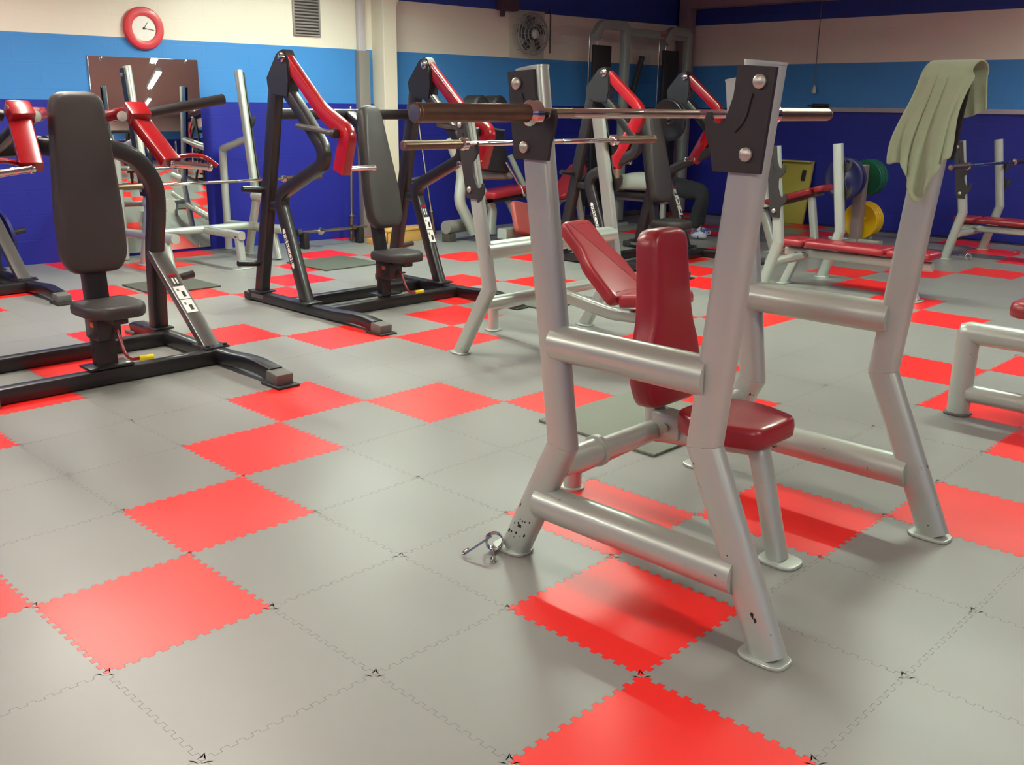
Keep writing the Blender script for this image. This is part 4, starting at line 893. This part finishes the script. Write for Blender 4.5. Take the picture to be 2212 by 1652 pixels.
pad('seat', smooth_poly([(-0.30, -0.16), (0.32, -0.16), (0.32, 0.16), (-0.30, 0.16)], 0.06), 0.07, 0.02, Matrix.Translation((0.06, -0.05, 0.50)) @ Euler((0, -0.08, 0)).to_matrix().to_4x4(), MAROON, t)
tube('seat_rail', [(-0.30, -0.05, 0.44), (0.42, -0.05, 0.48)], P_rect(0.07, 0.06, 0.01), DARKG, t)
pad('shin_pad', smooth_poly([(-0.15, -0.20), (0.15, -0.20), (0.17, 0.16), (-0.17, 0.16)], 0.06), 0.06, 0.02, frame_mtx((0.10, -0.30, 0.27), (1, 0, -0.2), (0.12, 0.35, 0.9)), mat('faded_maroon', (168, 84, 78), 0.45), t)
pad('shin_pad', smooth_poly([(-0.07, -0.22), (0.07, -0.22), (0.07, 0.16), (-0.07, 0.16)], 0.04), 0.06, 0.02, frame_mtx((0.34, -0.34, 0.25), (1, 0, -0.5), (0.5, 0.2, 0.8)), MAROON, t)
tube('pad_arm', [(0.10, -0.20, 0.28), (0.14, -0.02, 0.46)], P_rect(0.05, 0.05, 0.01), SILVER, t)
tube('base_tube', [(-0.55, 0.22, 0.16), (0.15, 0.30, 0.16)], P_round(0.072, 22), GREYP, t); tube('base_tube', [(-0.15, -0.25, 0.10), (0.60, -0.10, 0.10)], P_rect(0.12, 0.12, 0.02), SILVER, t)
for q in ((-0.5, 0.225), (0.1, 0.295)): bxo('base_block', (q[0], q[1], 0.045), (0.10, 0.12, 0.09), DARKG, t, 0.006)
for q in ((-0.1, -0.24), (0.55, -0.11)): bxo('base_block', (q[0], q[1], 0.025), (0.12, 0.16, 0.05), DARKG, t, 0.006)
tube('chrome_pin', [(0.08, -0.30, 0.62), (0.10, -0.34, 0.50)], P_round(0.012, 10), CHROME, t, (0, 1, 0))
# low sloping bench seen from behind
t = thing('sit_up_bench', 'tilted maroon pad bench beside the black corner shroud, behind the nearest barbell', 'weight bench', (8.0, 5.35, 0), 0, 'silver benches with maroon pads')
pad('bench_pad', smooth_poly([(-0.13, 0), (0.13, 0), (0.13, 0.55), (-0.13, 0.55)], 0.08), 0.06, 0.02, frame_mtx((-0.26, -0.02, 0.40), (0, -1, 0), Vector((0.62, 0.0, 0.55)).normalized()), MAROON, t)
pad('pad_board', smooth_poly([(-0.12, 0), (0.12, 0), (0.12, 0.54), (-0.12, 0.54)], 0.08), 0.03, 0.005, frame_mtx((-0.24, -0.02, 0.37), (0, -1, 0), Vector((0.62, 0.0, 0.55)).normalized()), mat('brown_board', (112, 92, 84), 0.6), t)
tube('frame', fillet([(-0.35, 0, 0.05), (-0.22, 0, 0.38), (0.10, 0, 0.62)], 0.05), P_rect(0.06, 0.06, 0.01), SILVER, t, (0, 1, 0)); tube('prop', [(0.08, 0, 0.60), (0.24, 0, 0.04)], P_rect(0.06, 0.06, 0.01), SILVER, t, (0, 1, 0))
tube('base_bar', [(-0.40, 0, 0.03), (0.30, 0, 0.03)], P_rect(0.06, 0.05, 0.01), SILVER, t)
# standing bars, low wood step
def stand_bar(label, a, b, R=0.014):
    o = thing('standing_bar', label, 'barbell', a, 0, 'loose bars by the left wall'); d = Vector(b)-Vector(a)
    tube('shaft', [(0, 0, 0.01), d], P_round(R, 12), STEEL, o, (0, 1, 0)); u = d.normalized()
    tube('sleeve', [u*0.01, u*0.26], P_round(R*1.7, 14), RUST, o, (0, 1, 0)); lat('collar', [(0, R*1.7), (0.004, R*2.4), (0.025, R*2.4), (0.029, R*1.7)], u*0.26, u, STEEL, o, 16)
x1, y1 = on_left_wall(5.80, 0.05)
stand_bar('thin steel bar standing upright left of the white column', (5.57, 6.40, 0), (5.70, 6.52, 1.42))
stand_bar('thin steel bar standing upright right of the white column', (6.62, 6.22, 0), (6.60, 6.46, 1.25), 0.012)
t = thing('floor_barbell', 'dark bar with a chrome ball end lying low by the left wall', 'barbell', (5.2, 6.20, 0.17), 0)
tube('bar', [(-0.42, 0.06, 0), (0.44, 0.02, 0.0)], P_round(0.016, 12), STEEL, t); lat('ball_end', [(0, 0.0), (0.012, 0.03), (0.035, 0.042), (0.06, 0.03), (0.072, 0.0)], (-0.17, 0.04, 0), (0.1, -1, 0), CHROME, t, 18)
lat('collar', [(0, 0.018), (0, 0.034), (0.05, 0.034), (0.05, 0.018)], (-0.42, 0.06, 0), (1, -0.04, 0), DARKG, t, 18); lat('collar', [(0, 0.018), (0, 0.03), (0.05, 0.03), (0.05, 0.018)], (0.25, 0.03, 0), (1, -0.04, 0), RUST, t, 18)
for q in (-0.35, 0.35): bxo('cradle', (q, 0.04, -0.085), (0.06, 0.10, 0.17), BLACKP, t, 0.006)
t = thing('wooden_step', 'low pale wooden step by the left wall behind the press machine', 'step', (5.95, 6.06, 0))
bxo('top_board', (0.06, 0, 0.135), (0.58, 0.22, 0.025), WOOD, t, 0.004); bxo('front_board', (0.06, -0.09, 0.06), (0.56, 0.02, 0.12), WOOD, t, 0.003); bxo('back_board', (0.06, 0.09, 0.06), (0.56, 0.02, 0.12), WOOD, t, 0.003)
for q in (-0.24, 0.36): bxo('side_board', (q, 0, 0.06), (0.02, 0.18, 0.12), WOOD, t, 0.003)
bxo('foot_block', (-0.33, -0.02, 0.03), (0.12, 0.16, 0.06), WOOD, t, 0.004)
# plates on the far press machine
tube('plate_horn', [(0.63, 0.06, 1.40), (0.22, 0.11, 1.33)], P_round(0.024, 14), BLACKM, M3)
disc('weight_plate', 'black weight disc hanging on the far press machine behind the barbell', 'weight plate', (6.93+0.27, 3.32+0.10, 1.337), (1, -0.1, 0.15), 0.20, 0.04, BLACKPL, 'weight plates')
# spring clips on the floor by the right bench
def floor_clip(label, loc):
    o = thing('spring_clip', label, 'spring clip', loc, 0, 'spring clips on the floor')
    pts = [Vector((0.012*(k/16-1), 0.03*math.cos(2*math.pi*k/16), 0.035+0.03*math.sin(2*math.pi*k/16))) for k in range(33)]
    tube('coil', pts, P_round(0.004, 8), CHROME, o, (1, 0, 0.1)); 
    for s, k in ((-1, 0), (1, 32)):
        tube('wire_handle', fillet([pts[k], pts[k]+Vector((s*0.03, 0.05, 0.02)), pts[k]+Vector((s*0.05, 0.05, 0.0)), pts[k]+Vector((s*0.05, 0.02, -0.01))], 0.01, 3), P_round(0.004, 8), CHROME, o, (0, 0.1, 1))
floor_clip('chrome spring collar on the floor by the foot of the right wall bench', (9.40, 1.22, 0)); floor_clip('chrome spring collar standing alone on the red tiles below the right bench', (10.2, 0.95, 0))
# ------------------------------------------------------------------ person lying on a bench behind the far press machine
BX, BY = 8.9, 4.85
t = thing('flat_bench', 'black flat bench under the lying person', 'weight bench', (BX, BY, 0), 0, None)
pad('bench_pad', smooth_poly([(-0.13, -0.32), (0.13, -0.32), (0.13, 0.66), (-0.13, 0.66)], 0.04), 0.06, 0.015, Matrix.Translation((0, 0, 0.39)), BLKVINYL, t)
tube('spine', [(0, -0.28, 0.365), (0, 0.60, 0.365)], P_rect(0.06, 0.05, 0.01), SILVER, t)
for q in (-0.2, 0.52):
    tube('leg', [(0, q, 0.36), (0, q, 0.02)], P_rect(0.06, 0.06, 0.01), SILVER, t, (0, 1, 0)); bxo('foot_bar', (0, q, 0.02), (0.46, 0.06, 0.04), SILVER, t, 0.006)
SKIN = mat('skin', (178, 128, 100), 0.5); SHIRT = mat('white_cotton', (206, 216, 204), 0.85, 0, 0, 0.05, 14, 0.5, 40); TROU = mat('dark_trousers', (38, 42, 48), 0.85, 0, 0, 0.08, 30); SHOE = mat('blue_white_shoe', (206, 210, 220), 0.5, 0, 0, 0.1, 20, spots=((60, 80, 170), 14, 0.52))
def skin_mesh(name, verts, edges, radii, m, parent, root=0, sub=2):
    me = bpy.data.meshes.new(name); me.from_pydata(verts, edges, []); me.materials.append(m)
    o = bpy.data.objects.new(name, me); COL.objects.link(o); o.parent = parent
    md = o.modifiers.new('skin', 'SKIN'); md.use_smooth_shade = True
    sv = me.skin_vertices[0].data
    for i, r in enumerate(radii): sv[i].radius = r if isinstance(r, tuple) else (r, r); sv[i].use_root = (i == root)
    s = o.modifiers.new('sub', 'SUBSURF'); s.levels = sub; s.render_levels = sub
    # bake so that the mesh is plain geometry
    dg = bpy.context.evaluated_depsgraph_get(); m2 = bpy.data.meshes.new_from_object(o.evaluated_get(dg)); bpy.data.objects.remove(o)
    m2.polygons.foreach_set('use_smooth', [True]*len(m2.polygons)); m2.materials.clear(); m2.materials.append(m)
    o = bpy.data.objects.new(name, m2); COL.objects.link(o); o.parent = parent
    return o
p = thing('person', 'person lying on a bench in white shirt, dark trousers and blue shoes', 'person', (BX, BY, 0))
# whole body, head towards +y, knees bent, feet on the floor, arms bent up
bz = 0.45
V = [(0, -0.23, bz+0.11), (0, -0.05, bz+0.12), (0, 0.18, bz+0.125), (0, 0.36, bz+0.12), (0, 0.46, bz+0.10), (0, 0.60, bz+0.11)]
E_ = [(0, 1), (1, 2), (2, 3), (3, 4), (4, 5)]; R = [(0.15, 0.10), (0.14, 0.10), (0.165, 0.115), (0.16, 0.10), 0.055, 0.058]
for s, kn, ft in ((-1, (-0.26, -0.93, 0.50), (-0.24, -0.86, 0.06)), (1, (0.10, -0.70, 0.53), (0.06, -0.72, 0.06))):
    b = len(V)
    V += [(s*0.09, -0.25, bz+0.10), kn, (ft[0], ft[1]+0.02, 0.28), (ft[0], ft[1]+0.04, 0.09)]; R += [0.09, 0.066, 0.056, 0.038]; E_ += [(0, b), (b, b+1), (b+1, b+2), (b+2, b+3)]
    b = len(V)
    V += [(s*0.19, 0.36, bz+0.11), (s*0.36, 0.24, bz+0.10), (s*0.33, 0.26, bz+0.36), (s*0.32, 0.27, bz+0.40)]; R += [0.06, 0.046, 0.032, 0.03]; E_ += [(3, b), (b, b+1), (b+1, b+2), (b+2, b+3)]
body = skin_mesh('body', V, E_, R, SKIN, p)
# clothes are their own slightly larger surfaces
sh = skin_mesh('shirt', [(0, -0.24, bz+0.115), (0, -0.05, bz+0.13), (0, 0.18, bz+0.135), (0, 0.37, bz+0.125), (-0.19, 0.36, bz+0.115), (-0.30, 0.28, bz+0.105), (0.19, 0.36, bz+0.115), (0.30, 0.28, bz+0.105)],
    [(0, 1), (1, 2), (2, 3), (3, 4), (4, 5), (3, 6), (6, 7)], [(0.165, 0.115), (0.16, 0.12), (0.18, 0.13), (0.17, 0.11), 0.075, 0.066, 0.075, 0.066], SHIRT, p)
for s, kn, ft in ((-1, (-0.26, -0.93, 0.50), (-0.24, -0.86, 0.06)), (1, (0.10, -0.70, 0.53), (0.06, -0.72, 0.06))):
    skin_mesh('trouser_leg', [(s*0.05, -0.20, bz+0.11), (s*0.10, -0.34, bz+0.105), kn, (ft[0], ft[1]+0.02, 0.28), (ft[0], ft[1]+0.035, 0.11)], [(0, 1), (1, 2), (2, 3), (3, 4)], [0.12, 0.105, 0.082, 0.072, 0.066], TROU, p, 0)
    skin_mesh('shoe', [(ft[0], ft[1]+0.07, 0.055), (ft[0], ft[1]-0.02, 0.055), (ft[0], ft[1]-0.13, 0.04)], [(0, 1), (1, 2)], [(0.042, 0.052), (0.045, 0.05), (0.042, 0.032)], SHOE, p, 1)
    # hand: palm with five bent fingers
    hx_, hy_, hz_ = s*0.32, 0.27, bz+0.42
    HV = [(hx_, hy_, hz_), (hx_, hy_-0.01, hz_+0.07)]; HE = [(0, 1)]; HR = [0.03, (0.036, 0.02)]
    for k, (dx, l) in enumerate(((-0.028, 0.075), (-0.009, 0.085), (0.010, 0.08), (0.028, 0.065))):
        b = len(HV); HV += [(hx_+dx, hy_-0.01, hz_+0.085), (hx_+dx, hy_-0.025, hz_+0.085+l*0.5), (hx_+dx, hy_-0.055, hz_+0.085+l*0.75)]; HR += [0.010, 0.009, 0.008]; HE += [(1, b), (b, b+1), (b+1, b+2)]
    b = len(HV); HV += [(hx_-s*0.038, hy_-0.02, hz_+0.035), (hx_-s*0.055, hy_-0.045, hz_+0.06)]; HR += [0.011, 0.009]; HE += [(0, b), (b, b+1)]
    skin_mesh('hand', HV, HE, HR, SKIN, p, 0, 1)
# head with face and hair, looking up
hd = bmesh.new(); bmesh.ops.create_uvsphere(hd, u_segments=24, v_segments=16, radius=1.0)
for v in hd.verts:
    x, y, z = v.co; fz = 0.105*z; v.co = Vector((0.078*x*(1-0.12*max(0, -y)), 0.60+0.118*y, bz+0.115+fz*(1.0 if z > 0 else 0.92)))
mk('head', hd, SKIN, p, 60)
hr = bmesh.new(); bmesh.ops.create_uvsphere(hr, u_segments=24, v_segments=16, radius=1.0)
for v in list(hr.verts):
    x, y, z = v.co; v.co = Vector((0.085*x, 0.612+0.120*y, bz+0.105+0.105*z))
bmesh.ops.bisect_plane(hr, geom=hr.verts[:]+hr.edges[:]+hr.faces[:], plane_co=(0, 0.63, bz+0.15), plane_no=(0, -0.75, 0.65), clear_outer=True)
bmesh.ops.holes_fill(hr, edges=[e for e in hr.edges if e.is_boundary]); mk('hair', hr, mat('dark_hair', (36, 28, 24), 0.8), p, 60)
FZ = bz+0.115
tube('nose', [(0, 0.60, FZ+0.098), (0, 0.575, FZ+0.122), (0, 0.568, FZ+0.105)], P_round(0.012, 8), SKIN, p, (1, 0, 0)); tube('mouth', [(-0.022, 0.545, FZ+0.089), (0.022, 0.545, FZ+0.089)], P_oval(0.010, 0.006, 8), mat('lips', (140, 74, 68), 0.5), p)
for s in (-1, 1):
    lat('eye', [(0, 0.0), (0.003, 0.010), (0.007, 0.0)], (s*0.03, 0.607, FZ+0.092), (s*0.2, 0, 1), INK, p, 12)
    lat('ear', [(0, 0.022), (0.008, 0.02), (0.012, 0.008), (0.013, 0)], (s*0.075, 0.60, FZ), (s, 0, 0.2), SKIN, p, 12)
